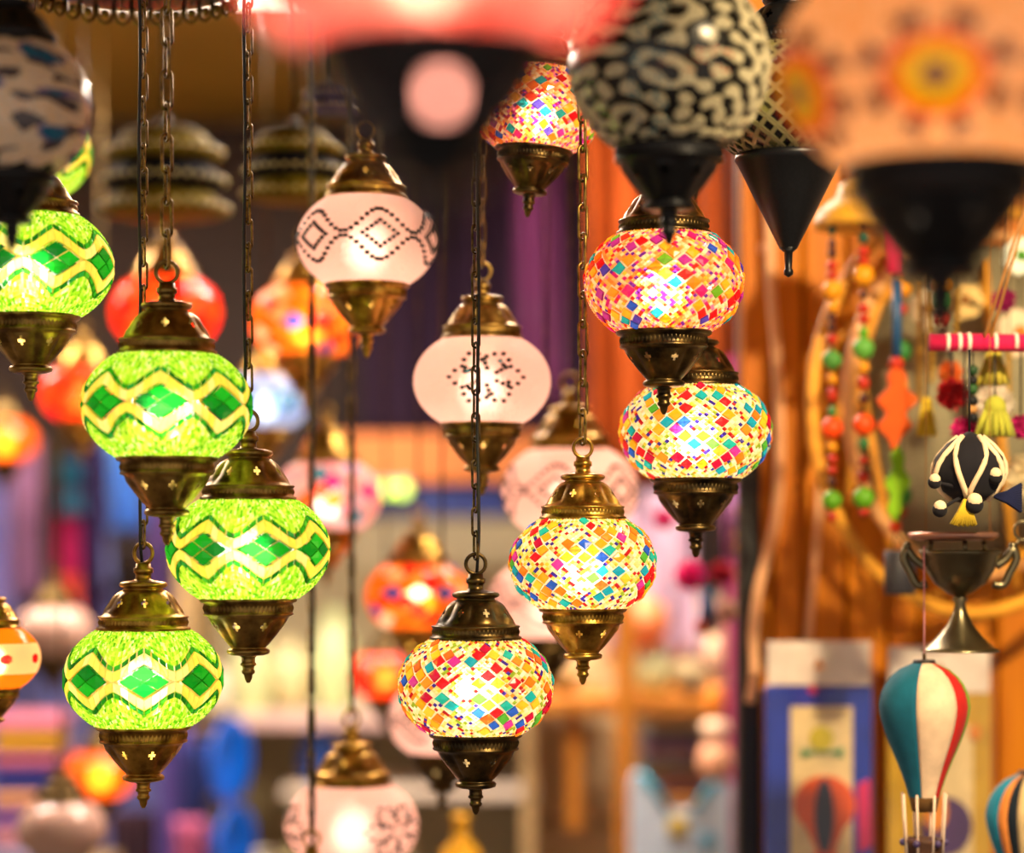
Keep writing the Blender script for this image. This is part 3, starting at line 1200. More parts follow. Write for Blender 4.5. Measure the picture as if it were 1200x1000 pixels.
# ------------------------------------------------------------------ rear of the shop
def panel(name, u0, u1, v0, v1, d, m, thick=.02, label=None, cat=None, bev=.003, parent=None):
    a, b = P(u0, v1, d), P(u1, v0, d)
    if parent is None:
        o = B().box(0, b.x - a.x, 0, thick, 0, b.z - a.z, bev).build(name, m, loc=a, smooth=False)
        if label:
            tag(o, label, cat)
        return o
    l = parent.location
    return B().box(a.x - l.x, b.x - l.x, d - l.y, d - l.y + thick, a.z - l.z, b.z - l.z, bev).build(name, m, parent, smooth=False)


def drape(name, u0, u1, v0, v1, d, m, label, folds=4, amp=.02, taper=.0, seed=0, cat='shawl', group=None):
    """a hanging folded cloth with real thickness; closed at the hem"""
    a, b = P(u0, v1, d), P(u1, v0, d)
    w, h = b.x - a.x, b.z - a.z
    r = random.Random(seed)
    ph = r.uniform(0, 6)
    nx, nz = 40, 10
    bd = B()
    front, back = [], []
    for j in range(nz + 1):
        tz = j / nz
        for i in range(nx + 1):
            tx = i / nx
            A = amp * (1.15 - .5 * tz)
            y = A * (math.sin(tx * folds * 2 * PI + ph + .5 * tz) + .4 * math.sin(tx * folds * 4.3 * PI + 2 * ph))
            sq = 1 - taper * tz
            x = w / 2 + (tx - .5) * w * sq + .004 * math.sin(tz * 5 + i)
            z = h * tz + (.006 * math.sin(tx * folds * 2 * PI + ph) if j == 0 else 0)
            front.append((x, y - .004, z))
            back.append((x, y + .004, z))
    n = nx + 1
    f = []
    N = len(front)
    for j in range(nz):
        for i in range(nx):
            q = (j * n + i, j * n + i + 1, (j + 1) * n + i + 1, (j + 1) * n + i)
            f.append(q)
            f.append(tuple(N + k for k in reversed(q)))
    for i in range(nx):
        f.append((i + 1, i, N + i, N + i + 1))
        k = nz * n
        f.append((k + i, k + i + 1, N + k + i + 1, N + k + i))
    for j in range(nz):
        f.append((j * n, (j + 1) * n, N + (j + 1) * n, N + j * n))
        k = nx
        f.append(((j + 1) * n + k, j * n + k, N + j * n + k, N + (j + 1) * n + k))
    bd.add(front + back, f)
    o = bd.build(name, m, loc=a)
    tag(o, label, cat, group)
    return o


def cloth(c, key=None):
    return mat('cloth_' + (key or c.strip('#')), c, .85, 0, .14, 60, spec=.25, sheen=.05)


# upper middle: purple wall hanging and terracotta curtain
M_PURP = cloth('#33203a')
drape('wall_hanging', 418, 700, 111, 520, 4.6, M_PURP, 'dark purple hanging cloth behind the white star-beaded lamp', 7, .02, seed=3, cat='curtain')
drape('curtain', 688, 878, -8, 570, 3.75, mat('terracotta_cloth', '#883a0c', .85, 0, .12, 8, spec=.15), 'terracotta orange curtain behind the multicoloured lamps', 4, .022, seed=5, cat='curtain')
drape('scarf', 600, 660, 17, 480, 3.9, cloth('#4c1440'), 'plum scarf in the shade right of the white star-beaded lamp', 3, .012, .2, seed=6)

# shelf unit in the middle of the rear
DS = 4.2
unit = thing('display_shelf', 'long rear shelf unit with an orange header and a blue fascia', 'shelf', P(420, 1480, DS))
panel('header_board', 380, 690, 508, 566, DS, mat('orange_board', '#b86a30', .6, 0, .1, 6), .03, parent=unit)
panel('fascia', 395, 640, 574, 606, DS + .01, mat('blue_board', '#0a2466', .5, 0, .1, 6), .03, parent=unit)
M_CREAMP = mat('cream_panel', '#a0967a', .7, 0, .08, 5)
panel('back_panel', 216, 742, 608, 1480, DS + .36, M_CREAMP, .02, parent=unit)
M_SHELF = mat('pale_shelf', '#d8c8b8', .6, 0, .08, 5)
for v in (838, 1100):
    panel('shelf_board', 216, 640, v, v + 14, DS, M_SHELF, .35, parent=unit)
panel('shelf_edge', 216, 640, 838, 854, DS - .012, mat('mauve_edge', '#c9a8a8', .5), .012, parent=unit)
panel('shelf_board', 330, 640, 925, 937, DS, M_SHELF, .3, parent=unit)
for u in (216, 640):
    panel('upright', u - 10, u + 10, 508, 1480, DS + .02, mat('tan_upright', '#b09468', .6), .33, parent=unit)
tl = (unit.location)
for i, u in enumerate((452, 472)):
    q = P(u, 571, DS - .03)
    s_ = thing('spot_light', ('left' if i == 0 else 'right') + ' one of two small greenish spot lights under the orange header', 'light', q, 'spot lights under the header')
    B().lathe([(.004, .012), (.012, .01), (.013, -.006), (.009, -.008)], 16).build('housing', M_FIT, s_)
    B().ball((0, -.008, -.006), .0105, 10, 7).build('bulb', MATS.get('lit_green_spot') or emit_mat('lit_green_spot', '#d8ff50', 3.0), s_)

# pottery
def pot(name, prof, u, vb, w, d, m, label, cat='jar', group='pottery on the rear shelves', dref=None):
    """prof in units of half the width; vb is the row of its foot"""
    k = S(w, d) / 2
    o = B().lathe([(r * k, z * k) for r, z in prof], 28)
    lc = P(u, vb, d)
    if dref:
        lc.z = P(u, vb, dref).z + .0008
    q = o.build(name, m, loc=lc)
    tag(q, label, cat, group)
    return q


PR_JAR = [(.5, 0), (.7, .1), (1, .8), (1, 1.4), (.8, 2.0), (.5, 2.3), (.5, 2.5), (.62, 2.6), (.55, 2.6), (.42, 2.3), (.3, 1.8)]
PR_VASE = [(.5, 0), (.55, .1), (.85, 1.0), (.95, 1.7), (.6, 2.6), (.35, 3.1), (.4, 3.5), (.5, 3.6), (.4, 3.55), (.28, 3.1)]
PR_BOWL = [(.35, 0), (.4, .08), (.5, .12), (.8, .5), (1, 1.0), (.96, 1.0), (.72, .5), (.3, .2)]
PR_POT = [(.4, 0), (.55, .08), (.9, .6), (1, 1.0), (.92, 1.4), (.6, 1.65), (.2, 1.75), (.12, 1.8), (.16, 1.95), (.05, 2.02)]
PR_BOTTLE = [(.8, 0), (.95, .1), (1, .3), (1, 2.6), (.8, 3.1), (.38, 3.5), (.34, 4.3), (.42, 4.35), (.42, 4.6), (.2, 4.65)]


def glaze(c, rough=.2):
    return mat('glaze_' + c.strip('#'), c, rough, 0, .1, 25)


M_CELA = glaze('#c2cc98')
M_WHT = glaze('#d8d0c0')
M_CRM = glaze('#ccc092')
M_BLUEG = glaze('#0a62e0')
sh = 838
pots = [
    ('jar', PR_JAR, 254, sh, 40, 4.3, M_WHT, 'white jar on the rear shelf behind the rightmost green lamp\'s base'),
    ('vase', PR_VASE, 296, sh, 56, 4.28, M_CELA, 'pale celadon vase on the rear shelf just below the rightmost green lamp'),
    ('jar', PR_JAR, 338, sh, 62, 4.36, M_CRM, 'cream jar on the rear shelf left of the two thin dark cords'),
    ('vase', PR_VASE, 392, sh, 66, 4.32, M_CELA, 'tall celadon vase on the rear shelf between the two thin dark cords'),
    ('jar', PR_POT, 438, sh, 48, 4.26, M_WHT, 'white lidded pot on the rear shelf by the small red-orange lamp'),
    ('vase', PR_VASE, 556, sh, 50, 4.4, M_CRM, 'cream vase on the rear shelf behind the lowest multicoloured lamp'),
    ('jar', PR_JAR, 602, sh, 54, 4.3, M_WHT, 'white jar on the rear shelf beside the upright'),
]
for n, p, u, vb, w, d, m, l in pots:
    pot(n, p, u, vb, w, d, m, l, dref=DS)
lo_ = 1100
for n, p, u, vb, w, d, m, l in [
    ('jar', PR_JAR, 300, lo_, 70, 4.28, M_WHT, 'white jar on the lower shelf, left of the bottom white lamp'),
    ('bottle', PR_BOTTLE, 352, lo_, 52, 4.38, M_CRM, 'cream bottle on the lower shelf behind the bottom white lamp'),
    ('vase', PR_VASE, 470, lo_, 66, 4.3, glaze('#8a7a5a'), 'olive brown vase on the lower shelf right of the bottom white lamp')]:
    pot(n, p, u, vb, w, d, m, l, dref=DS)


def plate(u, v, d, r, m, yaw, label):
    t = thing('plate', label, 'plate', P(u, v, d) - Vector((0, 0, r)), 'blue plates')
    B().lathe([(.3 * r, -.012), (.55 * r, -.012), (.98 * r, .01), (r, .013), (.98 * r, .016), (.6 * r, -.002), (.02, -.003)], 40).build('dish', m, t, (0, 0, r), rot=(PI / 2, 0, yaw))
    B().box(-.03, .03, .0, .05, 0, .012, .003).build('stand', M_DARKB, t, smooth=False)


plate(262, 892, 3.75, S(52, 3.75), M_BLUEG, 1.22, 'upper bright blue plate right of the lowest green lamp')
plate(268, 990, 3.72, S(48, 3.72), M_BLUEG, 1.22, 'lower bright blue plate at the bottom edge right of the lowest green lamp')
pot('glass_vase', PR_JAR, 376, 925, 50, 4.3, glaze('#2a5ac8'), 'small cobalt blue jar behind the bottom white lamp\'s cap', group=None, dref=DS)
pot('gold_bottle', PR_BOTTLE, 540, 1075, 52, 2.95, mat('gold_glass', '#d8a020', .25, .3, .2), 'golden bottle below the lowest multicoloured lamp\'s finial', 'bottle', None)
# gold lamp base above the bottle
stand = thing('plant_stand', 'dark metal stand carrying the golden bottle', 'stand', P(540, 1400, 2.95))
zz = P(0, 1075, 2.95).z - stand.location.z
B().lathe([(.05, zz - .012), (.055, zz - .006), (.055, zz - .001), (.002, zz - .001)], 24).build('top', M_DARKB, stand)
B().tube([(0, 0, zz - .01), (0, 0, 0)], .01, 10).build('post', M_DARKB, stand)
B().lathe([(.09, -stand.location.z), (.09, -stand.location.z + .01), (.012, .01)], 24).build('foot', M_DARKB, stand)

# left: hanging shawls and stacked textiles
rail = thing('garment_rail', 'dark horizontal rail carrying the shawls behind the green lamps', 'rail', P(100, 520, 4.45))
B().tube([(-.75, 0, 0), (.16, 0, 0)], .011, 10).build('bar', M_DARKB, rail)
for x in (-.74, .15):
    B().tube([(x, 0, .0), (x, 0, -rail.location.z)], .014, 10).build('upright', M_DARKB, rail)
    B().lathe([(.03, 0), (.03, .012), (.014, .02)], 20, (x, 0, -rail.location.z)).build('foot', M_DARKB, rail)
sh_ = [
    (-40, 14, 520, 760, 4.40, '#8a80c0', 'lilac shawl at the left edge below the plain orange globe'),
    (16, 50, 516, 700, 4.41, '#a87aa8', 'dusty pink shawl second on the rail from the left edge'),
    (52, 67, 516, 740, 4.40, '#4a3a20', 'olive brown scarf hanging between pale shawls'),
    (68, 98, 540, 600, 4.30, '#0a5a78', 'short teal kerchief on the rail above a magenta scarf'),
    (70, 92, 575, 690, 4.32, '#b0085a', 'magenta scarf left of the topmost chain-hung green lamp\'s base'),
    (94, 128, 516, 690, 4.415, '#7c8ad0', 'pale periwinkle shawl beneath the topmost chain-hung green lamp'),
    (131, 170, 516, 620, 4.40, '#5a9af0', 'light blue shawl behind a green lamp\'s base'),
    (90, 122, 516, 745, 4.36, '#2c0c4c', 'deep purple scarf above the lowest green lamp'),
    (173, 202, 516, 720, 4.41, '#8468b8', 'lavender shawl at the right end of the rail behind the lowest green lamp'),
    (66, 92, 676, 730, 4.25, '#e0502c', 'small coral cloth among the purple scarves'),
]
for k, (a, b, c, dd, d, colr, lab) in enumerate(sh_):
    drape('shawl', a, b, c, dd, d, cloth(colr), lab, 3, .016, .1, seed=20 + k, group='shawls on the rail')
# pale back cloth
drape('backdrop_cloth', -60, 214, 700, 1120, 4.6, cloth('#7078c0'), 'wide pale lilac backdrop cloth low at the left', 6, .015, seed=40, cat='cloth')
for k, (a, b, c, dd, d, colr, lab) in enumerate([
    (186, 222, 850, 1080, 4.05, '#5a4a9a', 'violet garment behind the lowest green lamp\'s base'),
    (214, 252, 868, 1080, 4.0, '#1c2a6a', 'navy garment left of the blue plates'),
    (205, 240, 960, 1090, 3.9, '#c86a98', 'rose pink garment at the bottom edge left of the blue plates'),
    (128, 200, 950, 1090, 4.1, '#3a2230', 'dark brown garment at the bottom edge below the lowest green lamp'),
]):
    drape('garment', a, b, c, dd, d, cloth(colr), lab, 3, .014, .1, seed=50 + k, cat='garment', group='garments low at the left')
rail2 = thing('garment_rail', 'low dark rail carrying the violet and navy garments', 'rail', P(190, 842, 4.12))
B().tube([(-.12, 0, 0), (.12, 0, 0)], .01, 10).build('bar', M_DARKB, rail2)
for x in (-.115, .115):
    B().tube([(x, 0, 0), (x, 0, -rail2.location.z)], .012, 10).build('upright', M_DARKB, rail2)

cols_st = [('#b86a80', 'pink'), ('#b88a20', 'ochre'), ('#98506c', 'mauve'), ('#1c2a78', 'navy'), ('#c08868', 'peach'), ('#6c4888', 'violet'), ('#b07888', 'rose'), ('#8c84a8', 'grey lilac')]
vv = 826
table = thing('textile_table', 'tan table under the stack of folded textiles at the left', 'table', P(40, 1480, 3.9))
ztop = P(0, 1010, 3.9).z - table.location.z
B().box(-.2, .12, -.12, .12, ztop - .025, ztop, .004).build('top', mat('tan_upright'), table, smooth=False)
for x in (-.18, .1):
    for y in (-.1, .1):
        B().box(x - .015, x + .015, y - .015, y + .015, -table.location.z, ztop - .026, .002).build('leg', mat('tan_upright'), table, smooth=False)
vb = 1010
for k in range(8):
    hpx = 22
    c, nm = cols_st[7 - k]
    z0 = P(40, vb, 3.9)
    w = S(76 + rnd.uniform(-4, 4), 3.9) / 2
    hh = S(hpx - 1, 3.9)
    b = B()
    # folded edge towards the viewer: a rounded front
    prof = [(-.06, 0), (-.07, hh * .2), (-.074, hh * .5), (-.07, hh * .8), (-.06, hh)]
    v, f = [], []
    for x in (-w, -w * .97, w * .97, w):
        sc = .92 if abs(x) > w * .98 else 1
        ring = [(x, y, hh / 2 + (z - hh / 2) * sc) for y, z in prof] + [(x, .07, hh), (x, .07, 0)]
        v += ring
    n = 7
    for i in range(3):
        for j in range(n):
            j2 = (j + 1) % n
            f.append((i * n + j, (i + 1) * n + j, (i + 1) * n + j2, i * n + j2))
    f += [tuple(range(n)), tuple(range(4 * n - 1, 3 * n - 1, -1))]
    b.add(v, f)
    o = b.build('folded_textile', cloth(c), loc=z0)
    tag(o, '%s folded textile in the stack at the left, %s' % (nm, ['lowest', 'second from the bottom', 'third from the bottom', 'fourth from the bottom', 'fourth from the top', 'third from the top', 'second from the top', 'topmost'][k]), 'textile', 'folded textiles in a stack')
    vb -= hpx

# ------------------------------------------------------------------ wooden cabinet behind, right of the middle
DC = 3.45
M_OAK = wood_mat('honey_wood', '#a8641c', '#cf8a34', .42, 4)
M_REDW = wood_mat('red_wood_reflection', '#7a2040', '#b03a78', .3, 4)  # pink reflection on the post is put into the wood colours
cab = thing('wooden_cabinet', 'honey wood display cabinet frame with shelves right of the middle', 'cabinet', P(780, 1480, DC))
panel('post', 722, 744, 690, 1480, DC, M_OAK, .05, parent=cab)
panel('post', 852, 870, 420, 1480, DC - .03, M_REDW, .05, parent=cab)['label'] = 'reddish post with a painted pink reflection'
for (a, b) in ((628, 722), (744, 852)):
    panel('shelf', a, b, 818, 838, DC + .01, M_OAK, .3, parent=cab)
panel('brace', 664, 682, 838, 975, DC + .03, M_OAK, .03, parent=cab)
panel('low_rail', 628, 722, 960, 974, DC + .14, mat('tan_upright'), .03, parent=cab)
panel('back_panel', 628, 852, 700, 1480, DC + .33, mat('tan_back', '#dcc090', .7, 0, .1, 5), .02, parent=cab)
panel('inner_side', 612, 628, 690, 1480, DC + .05, mat('tan_upright'), .28, parent=cab)
zb = 818
for n, p, u, vb_, w, d, m, l in [
    ('bowl', PR_BOWL, 662, zb, 44, DC + .12, glaze('#a88a4a'), 'ochre bowl on the cabinet shelf left of the wooden post'),
    ('jar', PR_JAR, 766, zb, 44, DC + .12, M_CELA, 'celadon jar on the cabinet shelf right of the wooden post'),
    ('jar', PR_POT, 806, zb, 40, DC + .16, M_CRM, 'cream lidded pot on the cabinet shelf by the reddish post')]:
    pot(n, p, u, vb_, w, d, m, l, group='pots on the cabinet shelf', dref=DC + .01)
pot('ink_bottle', PR_POT, 812, zb, 20, DC + .05, mat('black_glaze', '#15161a', .2), 'small black pot at the front of the cabinet shelf', group=None, dref=DC + .01)
# striped textiles folded under the shelf and light blue shirt
for k, c in enumerate(('#8a8a98', '#a06a78', '#b8a878', '#6a7a98', '#a8a0a0', '#98607a', '#7a8aa0')):
    v0 = 934 - 10 * k
    a = P(752, v0, DC + .12)
    a.z = P(752, v0, DC + .05).z + .001
    o = B().box(0, S(84, DC + .12), -.05, .06, 0, S(9, DC), .004).build('folded_cloth', cloth(c), loc=a, smooth=False)
    tag(o, ['grey', 'dusty red', 'sand', 'steel blue', 'ash', 'plum', 'blue grey'][k] + ' folded cloth in the pile above the light blue shirt', 'cloth', 'pile of cloths in the cabinet')
pl = panel('pile_board', 746, 852, 934, 944, DC + .05, M_OAK, .2, parent=cab)

shirt = thing('child_shirt', 'light blue shirt with teal trim and a yellow patch hanging at the bottom', 'shirt', P(796, 1100, DC - .06))
k = S(1, DC - .06)
oy = 1100
pt = lambda u, v: ((u - 796) * k, (oy - v) * k)
poly = [pt(*p) for p in ((738, 1095), (738, 920), (742, 906), (750, 905), (758, 914), (782, 950), (812, 950), (832, 918), (846, 906), (856, 918), (856, 1095))]
B().prism(poly, -.012, .012).build('body', cloth('#cfe2ff'), shirt, smooth=False)
for (p0, p1, p2) in (((750, 905), (768, 926), (783, 950)), ((846, 906), (828, 926), (811, 950))):
    B().tube([(pt(*p)[0], -.012, pt(*p)[1]) for p in (p0, p1, p2)], S(4, DC), 8).build('trim', cloth('#2a9ab8'), shirt)
B().box(pt(783, 0)[0], pt(804, 0)[0], -.02, -.011, pt(0, 977)[1], pt(0, 958)[1], .002).build('patch', cloth('#c8a818'), shirt, smooth=False)
B().lathe([(S(9, DC), -.004), (S(9, DC), 0), (.001, 0)], 16).build('teal_dot', cloth('#4ab0d8'), shirt, (pt(828, 0)[0], -.014, pt(0, 985)[1]), rot=(PI / 2, 0, 0))
B().tube([(pt(750, 905)[0], 0, pt(750, 905)[1]), (0, 0, pt(796, 890)[1]), (pt(846, 906)[0], 0, pt(846, 906)[1])], .003, 6).build('hanger', M_DARKB, shirt)

# string of wooden shapes beside the reddish post
orn = thing('wooden_garland', 'vertical string of peach and orange wooden shapes beside the reddish post', 'garland', P(838, 920, DC - .12))
k = S(1, DC - .12)
B().tube([(0, 0, 0), (0, 0, k * 240)], .0012, 6).build('string', M_CORD, orn)
for nm, dv, r_, sz, c in (('bead', 28, 20, 1.25, '#f0b088'), ('disc', 66, 17, .7, '#f4d0b0'), ('cylinder_bead', 98, 12, 1.9, '#e88a2a'), ('bead', 150, 13, 2.0, '#f0c0a0'), ('bead', 196, 10, 1.6, '#e8a080')):
    B().ball((0, 0, dv * k), r_ * k, 16, 11, sz).build(nm, mat('paint_' + c.strip('#'), c, .5), orn)

# pale cloth and colourful tassel bunch in front of the cabinet
drape('baby_cloth', 706, 822, 575, 770, 3.75, cloth('#d0b8d0'), 'pale lilac cloth behind a multicoloured lamp\'s finial', 4, .018, .15, seed=70, cat='cloth')
pot('peach_ornament', [(.2, 0), (.7, .3), (1, 1), (.8, 1.6), (.3, 1.9), (.1, 2.1)], 755, 760, 62, 3.55, mat('paint_peach', '#f0925a', .5), 'peach round ornament in front of the pale lilac cloth', 'ornament', None)


def ceil_v(d):
    return V0 - (CEIL_Z - CZ) / d * F


def pompom(u, v, d, rpx, colr, label, name='pompom', group='pompoms', n=170, cat='pompom', hang=None):
    r = random.Random(int(u * 7 + v))
    R = S(rpx, d)
    c = P(u, v, d)
    t = thing(name, label, cat, c - Vector((0, 0, R)), group)
    b = B()
    b.ball((0, 0, R), R * .55, 10, 8)
    for i in range(n):
        z = 1 - 2 * (i + .5) / n
        a = i * 2.39996
        q = math.sqrt(1 - z * z)
        dv_ = Vector((q * math.cos(a) + r.uniform(-.2, .2), q * math.sin(a) + r.uniform(-.2, .2), z + r.uniform(-.2, .2))).normalized()
        o = dv_.orthogonal().normalized() * R * .11
        p = dv_.cross(o)
        e = Vector((0, 0, R)) + dv_ * R * r.uniform(.86, 1.06)
        bs = Vector((0, 0, R)) + dv_ * R * .3
        b.add([bs + o, bs - o * .5 + p * .87, bs - o * .5 - p * .87, e + o * .6, e - o * .3 + p * .5, e - o * .3 - p * .5],
              [(0, 1, 4, 3), (1, 2, 5, 4), (2, 0, 3, 5), (3, 4, 5)])
    b.build('yarn_ball', cloth(colr), t, smooth=False)
    top = 2 * R if hang is None else (CEIL_Z if hang == 'ceil' else P(u, hang, d).z) - t.location.z
    if hang is not None:
        B().tube([(0, 0, R), (0, 0, top)], .0009, 5).build('string', M_CORD, t)
    return t


def tassel(u, v0, v1, d, wpx, colr, label, group='tassels', hang=None, splay=.35):
    L = S(v1 - v0, d)
    W = S(wpx, d) / 2
    t = thing('tassel', label, 'tassel', P(u, v1, d), group)
    b = B()
    r = random.Random(int(u + v0))
    for i in range(26):
        a = i * 2.4
        q = W * math.sqrt((i + .5) / 26)
        x, y = q * math.cos(a), q * math.sin(a)
        b.tube([(x * .5, y * .5, L * .78), (x * .85, y * .85, L * .4), (x * (1 + splay * .3), y, r.uniform(0, L * .08))], W * .17, 5)
    b.build('fringe', cloth(colr), t)
    B().ball((0, 0, L * .84), W * .62, 12, 8, 1.1).build('head', cloth(colr), t)
    if hang is not None:
        B().tube([(0, 0, L * .9), (0, 0, (CEIL_Z if hang == 'ceil' else P(u, hang, d).z) - t.location.z)], .0009, 5).build('string', M_CORD, t)
    return t


# bunch of tassels hanging on the end of the plank wall
pompom(808, 675, 2.85, 19, '#e8208a', 'bright pink pompom below a multicoloured lamp\'s finial', hang='ceil')
pompom(846, 672, 2.8, 16, '#b01838', 'dark red pompom next to the bright pink pompom', hang='ceil')
pompom(778, 608, 2.9, 13, '#e02880', 'small pink pompom left of a multicoloured lamp\'s base', hang='ceil')
tassel(858, 545, 660, 2.9, 20, '#c080c8', 'mauve tassel beside the yellow bead strand', hang='ceil')
tassel(830, 690, 740, 2.86, 22, '#28507a', 'blue tassel under the pink and red pompoms', hang='ceil')
pompom(852, 716, 2.82, 14, '#d8b0a0', 'dusty beige pompom beneath the dark red pompom', hang='ceil')
pompom(822, 735, 2.8, 9, '#d86a4a', 'tiny coral pompom under the blue tassel', hang='ceil')
strand = thing('bead_strand', 'strand of yellow beads hanging at the edge of the plank wall', 'beads', P(868, 725, 2.72))
k = S(1, 2.72)
B().tube([(0, 0, 0), (0, 0, 330 * k)], .0009, 5).build('string', M_CORD, strand)
for i in range(15):
    B().ball((rnd.uniform(-.001, .001), 0, (8 + i * 15) * k), 7.2 * k, 10, 7).build('bead', mat('paint_amber', '#eca832', .35), strand)
# black strip standing in for the dark gap between cabinet and plank wall
o = panel('dark_post', 866, 892, 540, 2220, 2.645, mat('gap_black', '#100c0a', .5), .012)
struct(o)
o.name = 'gap_strip_1'

# ------------------------------------------------------------------ right: cables, hoop, wind chime
M_CABLE = mat('tan_cable', '#f4bc8a', .5, 0, .06)


def cable(name, pts, d, rpx, label):
    # smooth through the points
    q = []
    P_ = [P(u, v, d) for u, v in pts]
    P_ = [P_[0] * 2 - P_[1]] + P_ + [P_[-1] * 2 - P_[-2]]
    for i in range(1, len(P_) - 2):
        for s_ in range(8):
            t_ = s_ / 8
            a, b, c, e = P_[i - 1], P_[i], P_[i + 1], P_[i + 2]
            q.append(.5 * ((2 * b) + (c - a) * t_ + (2 * a - 5 * b + 4 * c - e) * t_ * t_ + (3 * b - a - 3 * c + e) * t_ ** 3))
    q.append(P_[-2])
    o0 = q[-1]
    o = B().tube([p - o0 for p in q], S(rpx, d), 10).build(name, M_CABLE, loc=o0)
    tag(o, label, 'cable')


cable('cable', [(893, 60), (897, 180), (902, 260), (904, 340), (911, 430), (914, 520), (911, 590), (902, 640), (889, 690), (883, 745), (884, 790), (879, 824)], WY - .032, 6.2, 'thick tan cable running down the plank wall')
cable('cable', [(962, 560), (958, 620), (953, 680), (947, 752)], WY - .016, 4.6, 'thin tan cable on the plank wall below the hoop')
tag(B().box(-.006, .006, -.008, .012, -.004, .004, .001).build('cable_clip', M_CABLE, loc=P(897, 290, WY - .014), smooth=False), 'small clip holding the thick tan cable to the planks', 'clip')

DH = 2.52
hoop = thing('rattan_hoop', 'large double rattan hoop with bars leaning on the plank wall', 'hoop', P(1141, 722, DH))
k = S(1, DH)
M_RAT = mat('rattan', '#f0a630', .5, 0, .2, 50, bump=.3)


def ellipse(cu, cv, ru, rv, y, n=72):
    return [((cu - 1141) * k + ru * k * math.cos(2 * PI * i / n), y + .05 * math.cos(2 * PI * i / n), (722 - cv) * k + rv * k * math.sin(2 * PI * i / n)) for i in range(n)]


B().tube(ellipse(1141, 478, 196, 240, 0), 8 * k, 10, True).build('outer_ring', M_RAT, hoop)
B().tube(ellipse(1150, 470, 160, 205, .03), 7 * k, 10, True).build('inner_ring', mat('pale_rattan', '#ecb070', .5, 0, .15, 50, bump=.3), hoop)
for (a, b, c, e) in ((962, 420, 1060, 330), (975, 520, 1075, 250), (1000, 590, 1020, 380), (1060, 690, 1010, 420), (1200, 690, 1160, 300), (1100, 700, 1230, 640)):
    B().tube([((a - 1141) * k, .035, (722 - b) * k), ((c - 1141) * k, .035, (722 - e) * k)], 5 * k, 8).build('bar', M_RAT, hoop)
# woven grey mat filling the hoop
B().lathe([(.001, -.004), (1, -.004), (1, .004), (.001, .004)], 48).build('woven_mat', mat('grey_weave', '#a09878', .9, 0, .35, 90, bump=.5), hoop, ((1150 - 1141) * k, .058, (722 - 470) * k), rot=(PI / 2, 0, 0)).scale = (152 * k, 196 * k, 1)

# wind chime
DW = 2.4
k = S(1, DW)
ch = thing('wind_chime', 'wind chime with a ribbed yellow cap, wooden bead strings and leaf shapes', 'wind chime', P(1020, 660, DW))
Z = lambda v: (660 - v) * k
X = lambda u: (u - 1020) * k
M_YEL = mat('yellow_cane', '#d09a2c', .5, 0, .2, 40, bump=.3)
rib = lambda a, z: 1 + .018 * math.cos(36 * a)
B().lathe([(64 * k, Z(268)), (66 * k, Z(262)), (62 * k, Z(250)), (48 * k, Z(238)), (40 * k, Z(232)), (34 * k, Z(216)), (20 * k, Z(208)), (4 * k, Z(204))], 72, fn=rib).build('cap', M_YEL, ch)
B().tube(torus_pts(38 * k, 32), 2.2 * k, 6, True).build('binding', mat('binding', '#5a4a18', .6), ch, (0, 0, Z(231)), rot=(PI / 2, 0, 0))
B().tube([(0, 0, Z(206)), (0, 0, CEIL_Z - ch.location.z)], .0012, 6).build('string', M_CORD, ch)
WB = {}


def wbead(c):
    if c not in WB:
        WB[c] = {}
    return mat('bead_' + c.strip('#'), c, .4, 0, .08, spec=.3)


GRN, YEL, ORG, RED, BRN, DGR = '#5a9a1c', '#e09414', '#ec4c10', '#b82c14', '#4a2018', '#1f4a3a'
strings = [
    (972, -.02, [(268, 5, 2.4, DGR), (290, 5, 1.6, BRN), (300, 6, 1.0, BRN), (314, 7, .8, RED), (325, 7, .7, RED), (343, 12, 1, YEL), (363, 7, .9, YEL), (374, 5, 1, BRN), (386, 5, 1, BRN), (400, 7, .9, RED), (424, 12, 1, '#4a8a3a'), (446, 6, 1.2, YEL), (464, 6, 1.5, RED), (484, 5.5, 1.3, '#3a7a3a'), (503, 13, 1, ORG), (525, 6.5, 1, YEL), (539, 6.5, .9, RED), (552, 6, .9, RED), (566, 5, 1.2, BRN), (587, 12, 1, GRN), (606, 5.5, 1.1, RED)]),
    (1006, -.035, [(266, 6, 1.3, BRN), (284, 6.5, 1.1, DGR), (300, 7, .9, RED), (311, 7, .7, RED), (328, 13, 1, YEL), (350, 5, 1, BRN), (366, 7, .9, RED), (378, 7, .8, RED), (394, 6, 1.2, GRN), (412, 13, 1, '#5aa040'), (434, 7, 1, YEL), (452, 7, 1.2, RED), (470, 5.5, 1.2, BRN), (500, 13, 1, ORG), (522, 7, 1.1, '#2f6a3a'), (542, 6, .8, RED), (560, 7.5, 1.1, RED), (585, 13, 1, GRN), (601, 7, .7, RED)]),
    (1061, .02, [(280, 6, 1.2, DGR), (300, 6, 1.2, BRN), (335, 12, 1, YEL), (360, 6, 1.2, RED), (410, 11, 1.2, '#2f7a34'), (450, 7, 1.4, YEL), (500, 7, 1.2, RED), (581, 12, 1, '#3a8a34'), (600, 6, 1, RED)]),
]
for u, y, beads in strings:
    last = beads[-1][0]
    B().tube([(X(u), y, Z(262)), (X(u), y, Z(last + 8))], 1.1 * k, 5).build('string', M_CORD, ch)
    for v, r_, sz, c in beads:
        B().ball((X(u), y, Z(v)), r_ * k, 12, 9, sz).build('bead', wbead(c), ch)
